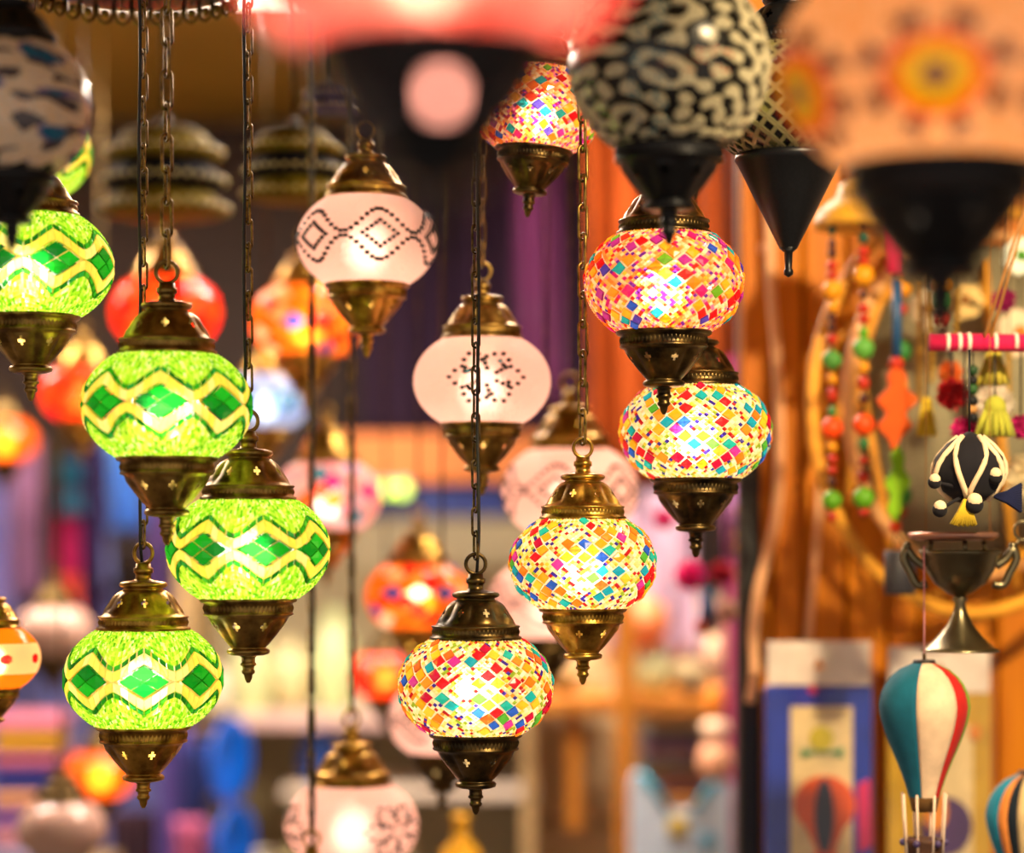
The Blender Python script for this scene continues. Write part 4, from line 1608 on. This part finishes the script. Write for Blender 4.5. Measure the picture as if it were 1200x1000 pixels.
# central strip: pink tube, blue tube, carved leaf shapes
uy = -.045
B().tube([(X(1041), uy, Z(262)), (X(1043), uy, Z(470))], 1.2 * k, 5).build('string', M_CORD, ch)
B().tube([(X(1041), uy, Z(252)), (X(1041), uy, Z(326))], 10.5 * k, 14).build('pink_tube', mat('paint_pink', '#e01a58', .45), ch)
B().tube([(X(1043), uy, Z(334)), (X(1042), uy, Z(424))], 5.5 * k, 12).build('blue_tube', mat('paint_blue', '#1a4a78', .45), ch)


def leaf_outline(cu, v0, v1, wpx, lobes, seed):
    r = random.Random(seed)
    L, Rr = [], []
    n = 26
    for i in range(n + 1):
        t_ = i / n
        w_ = wpx * (math.sin(PI * min(1, t_ * 1.02)) ** .6) * (.78 + .26 * math.sin(lobes * 2 * PI * t_ + .4))
        w_ = max(w_, 2)
        v = v0 + (v1 - v0) * t_
        L.append((X(cu - w_ + 2 * math.sin(5 * t_)), Z(v)))
        Rr.append((X(cu + w_ * .95 + 2 * math.sin(5 * t_)), Z(v)))
    return L + Rr[::-1]


B().ball((X(1042), uy, Z(430)), 9 * k, 12, 9).build('bead', wbead(RED), ch)
B().prism(leaf_outline(1041, 434, 530, 23, 3, 1), uy - .005, uy + .005).build('orange_leaf', mat('paint_orange_leaf', '#cc5206', .6, spec=.2), ch, smooth=False)
B().prism(leaf_outline(1042, 526, 612, 14, 2.5, 2), uy - .005, uy + .005).build('green_leaf', mat('paint_green_leaf', '#7cb010', .6, spec=.2), ch, smooth=False)
B().ball((X(1041), uy, Z(618)), 7.5 * k, 12, 9).build('bead', wbead(ORG), ch)
B().tube([(X(1041), uy, Z(622)), (X(1036), uy, Z(648))], 1 * k, 5).build('string', M_CORD, ch)
B().tube([(X(1041), uy, Z(622)), (X(1056), uy, Z(648))], 1 * k, 5).build('string', M_CORD, ch)
o = B()
o.lathe([(16 * k, Z(696)), (18 * k, Z(694)), (18 * k, Z(647)), (16 * k, Z(645)), (15 * k, Z(646)), (15 * k, Z(690)), (.001, Z(690))], 28, (X(1046), uy, 0))
o.build('dark_cup', mat('dark_cup', '#33323a', .45), ch)
# second bead string near the rod
st2 = thing('bead_string', 'short green and red bead string above the pink striped rod', 'beads', P(1104, 392, 2.36), None)
k2 = S(1, 2.36)
B().tube([(0, 0, 0), (0, 0, CEIL_Z - st2.location.z)], .0008, 5).build('string', M_CORD, st2)
for v, r_, sz, c in ((386, 5, 1, BRN), (374, 7, 1, RED), (352, 7.5, 1.4, '#2f7a34'), (332, 11, 1, YEL), (314, 6, 1.2, '#d8c060'), (300, 6, 1, '#c8a0b8')):
    B().ball((0, 0, (392 - v) * k2), r_ * k2, 12, 9, sz).build('bead', wbead(c), st2)

# pink rod with white stripes
DR = 2.16
rod = thing('striped_rod', 'crimson rod wrapped with white stripes, hung from a tan string', 'rod', P(1090, 412, DR))
k = S(1, DR)
B().tube([(0, 0, 11 * k), (175 * k, 0, 9 * k)], 10.5 * k, 16).build('rod', cloth('#c8184e'), rod)
for u in (20, 34, 45, 76, 100, 124, 150):
    B().tube([((u - 2) * k, 0, 11 * k), ((u + 2) * k, 0, 11 * k)], 11.2 * k, 16).build('stripe', cloth('#f0d8c8'), rod)
M_TAN = mat('tan_string', '#b07838', .7)
for (a, b) in ((62, 1205), (70, 1208)):
    B().tube([(a * k, -10 * k, 16 * k), ((b - 1090) * k, 0, (412 - 230) * k), ((b + 4 - 1090) * k, 0, CEIL_Z - rod.location.z)], 1.7 * k, 6).build('string', M_TAN, rod)

# pompoms, flowers and tassels hanging off the rod
pompom(1116, 462, 2.24, 20, '#c81e28', 'red pompom hanging below the left end of the striped rod', hang=402)
pompom(1114, 437, 2.3, 15, '#e07028', 'orange pompom tucked under the left end of the striped rod', hang=402)
pompom(1130, 504, 2.2, 17, '#c01468', 'magenta pompom below the red pompom', hang=405)
pompom(1196, 500, 2.2, 15, '#b01460', 'magenta pompom at the right edge below the striped rod', hang=405)
pompom(1176, 352, 2.3, 15, '#980f58', 'deep magenta pompom above the striped rod behind the tan string', hang=180)
pompom(1166, 474, 2.3, 24, '#e0d4c0', 'large cream pompom under the right half of the striped rod', hang=405)
pompom(1205, 560, 2.34, 30, '#d8c8a0', 'cream pompom at the right edge beside the black and cream fabric ball', hang=405)
tassel(1164, 415, 452, 2.2, 36, '#b8a83a', 'olive yellow tassel just under the striped rod', hang=405)
tassel(1166, 472, 512, 2.17, 44, '#a8a838', 'olive green tassel above the fabric ball', hang=410)
tassel(1086, 465, 512, 2.3, 22, '#d8b830', 'mustard tassel left of the magenta pompom', hang=405)
bs = thing('bead_string', 'dark green and black bead string hanging under the striped rod', 'beads', P(1140, 500, 2.18))
k = S(1, 2.18)
B().tube([(0, 0, 0), (0, 0, 96 * k)], .0008, 5).build('string', M_CORD, bs)
for v, r_, c in ((434, 6.5, '#2a4a2a'), (446, 6, '#1a1a1a'), (456, 6.5, '#2f5a2c'), (470, 6.5, '#181a1c'), (480, 5.5, '#c89050'), (490, 6, '#16181c')):
    B().ball((0, 0, (500 - v) * k), r_ * k, 12, 8).build('bead', wbead(c), bs)
# gold bead strands and pale flower cluster behind
for i, (u, v0, v1) in enumerate(((1078, 320, 470), (1092, 335, 450), (1120, 330, 400), (1182, 410, 500))):
    g = thing('gold_bead_strand', ['gold bead strand beside the wind chime', 'second gold bead strand from the wind chime', 'gold bead strand behind the striped rod\'s left part', 'gold bead strand over the cream pompom'][i], 'beads', P(u, v1, 2.44 - .05 * (i == 3)), 'gold bead strands')
    k = S(1, 2.44)
    B().tube([(0, 0, 0), (0, 0, CEIL_Z - g.location.z)], .0007, 5).build('string', M_CORD, g)
    mb = B().ball((0, 0, 0), 4.2 * k, 8, 6).mesh('bead', mat('gold_bead', '#c89a30', .3, .6))
    for q in range(int((v1 - v0) / 9)):
        ob('bead', mb, g, (0, 0, (5 + q * 9) * k))


def flower(u, v, d, rpx, c1, c2, label):
    t = thing('fabric_flower', label, 'flower', P(u, v, d), 'fabric flowers')
    R = S(rpx, d)
    for i in range(7):
        a = 2 * PI * i / 7
        b = B()
        pts = []
        for q in range(9):
            w_ = q / 8 * 2 * PI
            pts.append((R * .55 * math.cos(a) + R * .42 * math.cos(w_), R * .55 * math.sin(a) + R * .42 * math.sin(w_)))
        b.prism(pts[:-1], -.003 - .0015 * (i % 2), .002)
        b.build('petal', cloth(c1), t, smooth=False)
    B().ball((0, -.004, 0), R * .28, 12, 8).build('centre', cloth(c2), t)
    B().tube([(0, .003, 0), (0, .003, CEIL_Z - t.location.z)], .0007, 5).build('string', M_CORD, t)


flower(1090, 362, 2.47, 26, '#d8c8a8', '#a87828', 'pale beige fabric flower beside the gold bead strands')
flower(1130, 352, 2.46, 24, '#d8b878', '#8a5a28', 'tan fabric flower behind the peach lamp\'s finial')
flower(1195, 390, 2.42, 30, '#e8d0b0', '#c87830', 'cream fabric flower at the right edge above the striped rod')
flower(1196, 300, 2.4, 24, '#e8efe0', '#4a8a2a', 'white fabric flower with a green centre at the right edge')

# black and cream fabric ball
DBk = 2.05
k = S(1, DBk)
fb = thing('fabric_ball', 'black fabric ball bound with cream strips and small tassels', 'ornament', P(1136, 610, DBk))
c0 = Vector((0, 0, 58 * k))
b = B()
prof = []
b.lathe([(1 * k, 18 * k), (16 * k, 22 * k), (33 * k, 34 * k), (41 * k, 54 * k), (39 * k, 74 * k), (26 * k, 90 * k), (10 * k, 100 * k), (2 * k, 104 * k)], 28, fn=lambda a, z: 1 + .05 * math.cos(9 * a))
b.build('body', cloth('#14121a'), fb)
for i in range(9):
    a = i * 2 * PI / 9
    pts = []
    for q in range(8):
        t_ = q / 7
        z = 24 + 74 * t_
        r_ = 42 * math.sin(PI * (.14 + .78 * t_)) ** .8 + 1.0
        aa = a + (.9 if i % 2 else -.5) * (t_ - .5)
        pts.append((r_ * k * math.cos(aa), r_ * k * math.sin(aa), z * k))
    B().tube(pts, 3.4 * k, 6).build('cream_strip', cloth('#e8cfa8'), fb)
for (u, v, r_) in ((1096, 598, 9), (1136, 592, 11), (1160, 560, 9), (1090, 566, 8)):
    q = B().ball(((u - 1136) * k, -30 * k, (610 - v) * k), r_ * k, 12, 9).build('knot', cloth('#18161c'), fb)
    B().tube([(0, -14 * k, 34 * k), ((u - 1136) * .6 * k, -26 * k, ((610 - v) * .6 + 14) * k), ((u - 1136) * k, -30 * k, (610 - v) * k)], 2.2 * k, 6).build('cord', cloth('#18161c'), fb)
    B().ball(((u - 1136) * k, -30 * k - r_ * .22 * k, (610 - v) * k + r_ * .38 * k), r_ * .84 * k, 12, 9).build('cream_edge', cloth('#e8cfa8'), q)
b = B()
for i in range(22):
    aa = (i % 11 - 5) * .085
    y = -16 * k + (i // 11) * 6 * k
    b.tube([(26 * k, y, 28 * k), (42 * k, y, (27 + 14 * aa) * k), (58 * k, y, (26 + 38 * aa) * k)], 2.0 * k, 5)
b.build('navy_tassel', cloth('#10163a'), fb)
b = B()
for i in range(22):
    aa = (i % 11 - 5) * .1
    y = -30 * k + (i // 11) * 6 * k
    b.tube([(-8 * k + 4 * aa * k, y, 24 * k), (-10 * k + 14 * aa * k, y, 10 * k), (-12 * k + 28 * aa * k, y, (-4 - rnd.uniform(0, 4)) * k)], 2.0 * k, 5)
b.build('yellow_tassel', cloth('#c8a828'), fb)
B().tube([(0, 0, 103 * k), (0, 0, 200 * k)], .001, 5).build('string', M_CORD, fb)

# bronze footed censer
DG = 2.14
k = S(1, DG)
ce = thing('footed_bowl', 'bronze footed bowl with scrolled handles and a flat lid rim', 'bowl', P(1125, 764, DG))
M_BZ = brass_mat('censer_bronze', '#4a4230', '#9a9070', .3)
z = lambda v: (764 - v) * k
B().lathe([(46 * k, 0), (46 * k, 2 * k), (40 * k, 5 * k), (28 * k, z(748)), (15 * k, z(732)), (8 * k, z(716)), (6 * k, z(708)), (9 * k, z(702)), (6 * k, z(698))], 40).build('foot', M_BZ, ce)
B().lathe([(5 * k, z(700)), (14 * k, z(696)), (30 * k, z(684)), (40 * k, z(668)), (45 * k, z(652)), (48 * k, z(648)), (48 * k, z(645)), (44 * k, z(646)), (30 * k, z(660)), (1 * k, z(672))], 40, cap=False).build('bowl', M_BZ, ce)
for i in range(3):
    a = 2 * PI * i / 3 + .5
    B().tube([(38 * k * math.cos(a), 38 * k * math.sin(a), z(648)), (36 * k * math.cos(a), 36 * k * math.sin(a), z(634))], 3 * k, 8).build('support', M_BZ, ce)
B().lathe([(2 * k, z(633)), (40 * k, z(634)), (50 * k, z(631)), (53 * k, z(627)), (51 * k, z(624)), (38 * k, z(629)), (2 * k, z(630))], 40, (-8 * k, 0, 0)).build('lid_rim', mat('copper_rim', '#b88a78', .3, .8, .1), ce)
for sx in (-1, 1):
    pts = [(sx * 42 * k, 0, z(664)), (sx * 54 * k, 0, z(655)), (sx * 62 * k, 0, z(644)), (sx * 66 * k, 0, z(655)), (sx * 58 * k, 0, z(672)), (sx * 50 * k, 0, z(686)), (sx * 36 * k, 0, z(684))]
    sm_ = []
    pp = [Vector(p) for p in pts]
    pp = [pp[0] * 2 - pp[1]] + pp + [pp[-1] * 2 - pp[-2]]
    for i in range(1, len(pp) - 2):
        for e in range(5):
            t_ = e / 5
            a, b, c, f_ = pp[i - 1:i + 3]
            sm_.append(.5 * ((2 * b) + (c - a) * t_ + (2 * a - 5 * b + 4 * c - f_) * t_ * t_ + (3 * b - a - 3 * c + f_) * t_ ** 3))
    h = B().tube(sm_, 5 * k, 8).build('handle', M_BZ, ce)
    B().ball((sx * 62 * k, 0, z(640)), 5 * k, 10, 8).build('scroll_knob', M_BZ, h)
B().tube([(p[0] + 74 * k, 0, p[2] + z(622)) for p in torus_pts(11 * k, 20)], 1.4 * k, 6, True).build('ring', M_BZ, ce)
B().tube([(64 * k, 0, z(640)), (70 * k, 0, z(632))], 1.6 * k, 6).build('link', M_BZ, ce)
for u in (1085, 1160):
    B().tube([((u - 1125) * k, 0, z(630)), ((u - 1125) * k, 0, CEIL_Z - ce.location.z)], .0004, 5).build('hanging_wire', M_TAN, ce)

# ------------------------------------------------------------------ balloons and packages
def balloon(u, vtop, vneck, rpx, d, gores, label, basket=True, vb=1000, thread=None):
    k = S(1, d)
    t = thing('balloon_ornament', label, 'ornament', P(u, vb, d), 'hot-air balloon ornaments')
    H = vneck - vtop
    prof = []
    for i in range(19):
        s_ = i / 18
        if s_ < .34:
            r_ = math.sin(math.acos(max(-1, 1 - s_ / .34))) if s_ > 0 else .05
        else:
            q = (s_ - .34) / .66
            r_ = 1 - .66 * (q ** 1.35) * (1.0 + .18 * math.sin(PI * q))
        prof.append((max(r_, .2) * rpx, vtop + H * s_))
    a0 = math.radians(-90) + math.radians(gores[0])
    for w_, c in gores[1]:
        aw = math.radians(w_)
        n = max(4, int(w_ / 6))
        v, f = [], []
        for r_, vv in prof:
            for i in range(n + 1):
                t_ = i / n
                bulge = 1 + .035 * math.sin(PI * t_)
                aa = a0 + aw * t_
                v.append((r_ * bulge * k * math.cos(aa), r_ * bulge * k * math.sin(aa), (vb - vv) * k))
        N = len(v)
        v += [(x * .96, y * .96, zz_) for x, y, zz_ in v]
        for j in range(len(prof) - 1):
            for i in range(n):
                q = (j * (n + 1) + i + 1, j * (n + 1) + i, (j + 1) * (n + 1) + i, (j + 1) * (n + 1) + i + 1)
                f.append(q)
                f.append(tuple(N + x for x in reversed(q)))
            for i in (0, n):
                q = (j * (n + 1) + i, (j + 1) * (n + 1) + i, N + (j + 1) * (n + 1) + i, N + j * (n + 1) + i)
                f.append(q if i else q[::-1])
        ob('gore', mk_mesh('gore', v, f, [cloth(c)]), t)
        a0 += aw
    B().lathe([(.26 * rpx * k, (vb - vtop - 1) * k), (.24 * rpx * k, (vb - vtop + 2.5) * k), (2 * k, (vb - vtop + 3) * k)], 20).build('crown', mat('dark_crown', '#2a2220', .5), t)
    B().tube([(0, 0, (vb - vtop) * k), (0, 0, (vb - vtop + 10) * k)], 2.2 * k, 8).build('eyelet', M_DARKB, t)
    rn = .34 * rpx
    B().lathe([(rn * k * .98, (vb - vneck + 3) * k), (rn * k * 1.02, (vb - vneck) * k), (rn * k * .8, (vb - vneck - 17) * k), (rn * k * .72, (vb - vneck - 17) * k), (rn * k * .9, (vb - vneck + 2) * k)], 24, cap=False).build('skirt', cloth('#6a4a24'), t)
    if basket:
        for i in range(8):
            aa = 2 * PI * i / 8 + .3
            B().tube([(rn * 1.5 * k * math.cos(aa), rn * 1.5 * k * math.sin(aa), (vb - vneck + 4) * k), (rn * 1.25 * k * math.cos(aa), rn * 1.25 * k * math.sin(aa), (vb - vneck - 70) * k)], 1.6 * k, 6).build('rope', cloth('#ecd0b8'), t)
        zb_ = (vb - vneck - 75) * k
        bk = B().lathe([(rn * k * 1.0, zb_ - 26 * k), (rn * k * 1.3, zb_ + 22 * k), (rn * k * 1.35, zb_ + 26 * k), (rn * k * 1.2, zb_ + 26 * k), (rn * k * .9, zb_ - 20 * k), (.001, zb_ - 22 * k)], 24).build('basket', mat('brown_wicker', '#4a2a16', .7, 0, .3, 80, bump=.5), t)
        for i in range(6):
            aa = 2 * PI * i / 6
            B().ball((rn * 1.4 * k * math.cos(aa), rn * 1.4 * k * math.sin(aa), zb_ + 22 * k), 4.4 * k, 10, 7).build('knob', mat('purple_knob', '#4a3a6a', .4), bk)
    if thread:
        B().tube([(0, 0, (vb - vtop + 8) * k), (0, 0, (vb - thread) * k)], .9 * k, 5).build('thread', cloth('#e89aa0'), t)
    return t


balloon(1083, 776, 934, 52, 2.12, (-95, [(75, '#0e5c74'), (57, '#e8c8a8'), (30, '#b8201c'), (42, '#7a9a28'), (50, '#c8a828'), (60, '#d86a20'), (46, '#0e5c74')]), 'hot-air balloon ornament with teal, white and red gores', True, 1035, 640)
balloon(1206, 906, 1060, 50, 2.24, (-100, [(42, '#1a86a8'), (16, '#e08a40'), (14, '#14202c'), (60, '#dcc08c'), (50, '#6a9a3a'), (60, '#c8a828'), (60, '#d86a20'), (58, '#dcc08c')]), 'hot-air balloon ornament cut off by the lower right corner', True, 1165, ceil_v(2.24))

M_PLAST = clear_mat('clear_sleeve', (.98, .97, .96), .08, .03)


def package(u0, u1, v0, v1, vh, d, frame_c, inner, label, deco):
    k = S(1, d)
    cu = (u0 + u1) / 2
    t = thing('boxed_kit', label, 'package', P(cu, v1, d), 'hanging packages')
    x0, x1 = (u0 - cu) * k, (u1 - cu) * k
    H = (v1 - v0) * k
    hz = (v1 - vh) * k
    # header card with a hang hole
    hx = (x0 + x1) / 2
    hb, ht = H - 32 * k, H - 18 * k
    hd_ = B()
    hd_.box(x0 + .002, x1 - .002, -.001, .001, hz, hb)
    hd_.box(x0 + .002, x1 - .002, -.001, .001, ht, H)
    hd_.prism([(x0 + .002, hb), (hx - 7 * k, hb), (hx, ht), (x0 + .002, ht)], -.001, .001)
    hd_.prism([(hx + 7 * k, hb), (x1 - .002, hb), (x1 - .002, ht), (hx, ht)], -.001, .001)
    hd_.build('header', mat('white_card', '#f6e6de', .5), t, smooth=False)
    B().box(x0, x1, 0, .012, 0, hz - .001, .002).build('card', mat('card_' + frame_c.strip('#'), frame_c, .4), t, smooth=False)
    B().box((inner[0] - cu) * k, (inner[1] - cu) * k, -.002, .001, (v1 - inner[3]) * k, (v1 - inner[2]) * k, .0006).build('picture_field', mat('cream_field', '#e8d2a0', .5), t, smooth=False)
    deco(t, cu, v1, k)
    B().box(x0 - .002, x1 + .002, -.012, -.0115, 0, H).build('clear_sleeve', M_PLAST, t, smooth=False)
    B().tube([(hx, .004, H - 27 * k), (hx, d and (WY - .003 - d), H - 26 * k)], .0012, 6).build('hook', M_DARKB, t)
    return t


def ell(cu, cv, ru, rv, U, V, k, n=24):
    return [((cu - U + ru * math.cos(2 * PI * i / n)) * k, (V - cv + rv * math.sin(2 * PI * i / n)) * k) for i in range(n)]


def deco1(t, U, V, k):
    B().prism(ell(962, 865, 14, 14, U, V, k), -.006, -.002).build('yellow_disc', mat('paint_lime', '#c8b820', .5), t, smooth=False)
    B().prism([((a - U) * k, (V - b) * k) for a, b in ((939, 877), (953, 881), (973, 881), (987, 876), (987, 887), (973, 883), (953, 883), (939, 888))], -.006, -.002).build('green_bow', mat('paint_green_bow', '#1f8a5a', .5), t, smooth=False)
    pts = []
    for i in range(25):
        a = -PI * .28 + (PI * 1.56) * i / 24
        pts.append((966 + 36 * math.cos(a), 943 - 34 * math.sin(a)))
    pts += [(956, 995), (952, 1010), (982, 1010), (978, 995)]
    B().prism([((a - U) * k, (V - b) * k) for a, b in pts], -.006, -.002).build('orange_balloon', mat('paint_balloon', '#ea5a1a', .5), t, smooth=False)
    B().prism(ell(965, 956, 11, 44, U, V, k), -.008, -.0055).build('navy_stripe', mat('paint_navy', '#23284a', .5), t, smooth=False)
    B().prism([((a - U) * k, (V - b) * k) for a, b in ((1004, 920), (1019, 912), (1022, 990), (1006, 1000))], -.004, 0).build('pink_print', mat('paint_magenta', '#d0186a', .5), t, smooth=False)
    B().prism(ell(952, 808, 5, 5, U, V, k), -.004, 0).build('pink_dot', mat('paint_magenta'), t, smooth=False)


def deco2(t, U, V, k):
    B().prism(ell(1108, 968, 30, 34, U, V, k), -.006, -.002).build('purple_balloon', mat('paint_purple', '#4a2a6a', .5), t, smooth=False)
    B().prism(ell(1095, 950, 14, 24, U, V, k), -.008, -.005).build('orange_stripe', mat('paint_orange2', '#e8902a', .5), t, smooth=False)
    B().prism(ell(1142, 858, 7, 9, U, V, k), -.006, -.002).build('orange_dot', mat('paint_orange2'), t, smooth=False)


package(897, 1022, 752, 1130, 803, 2.56, '#0c34b4', (926, 999, 828, 1110), 'hanging kit in a clear sleeve with a blue frame and an orange balloon picture', deco1)
package(1040, 1162, 758, 1130, 812, 2.58, '#c8a028', (1085, 1140, 850, 1100), 'hanging kit with a yellow card behind the hot-air balloon ornament', deco2)
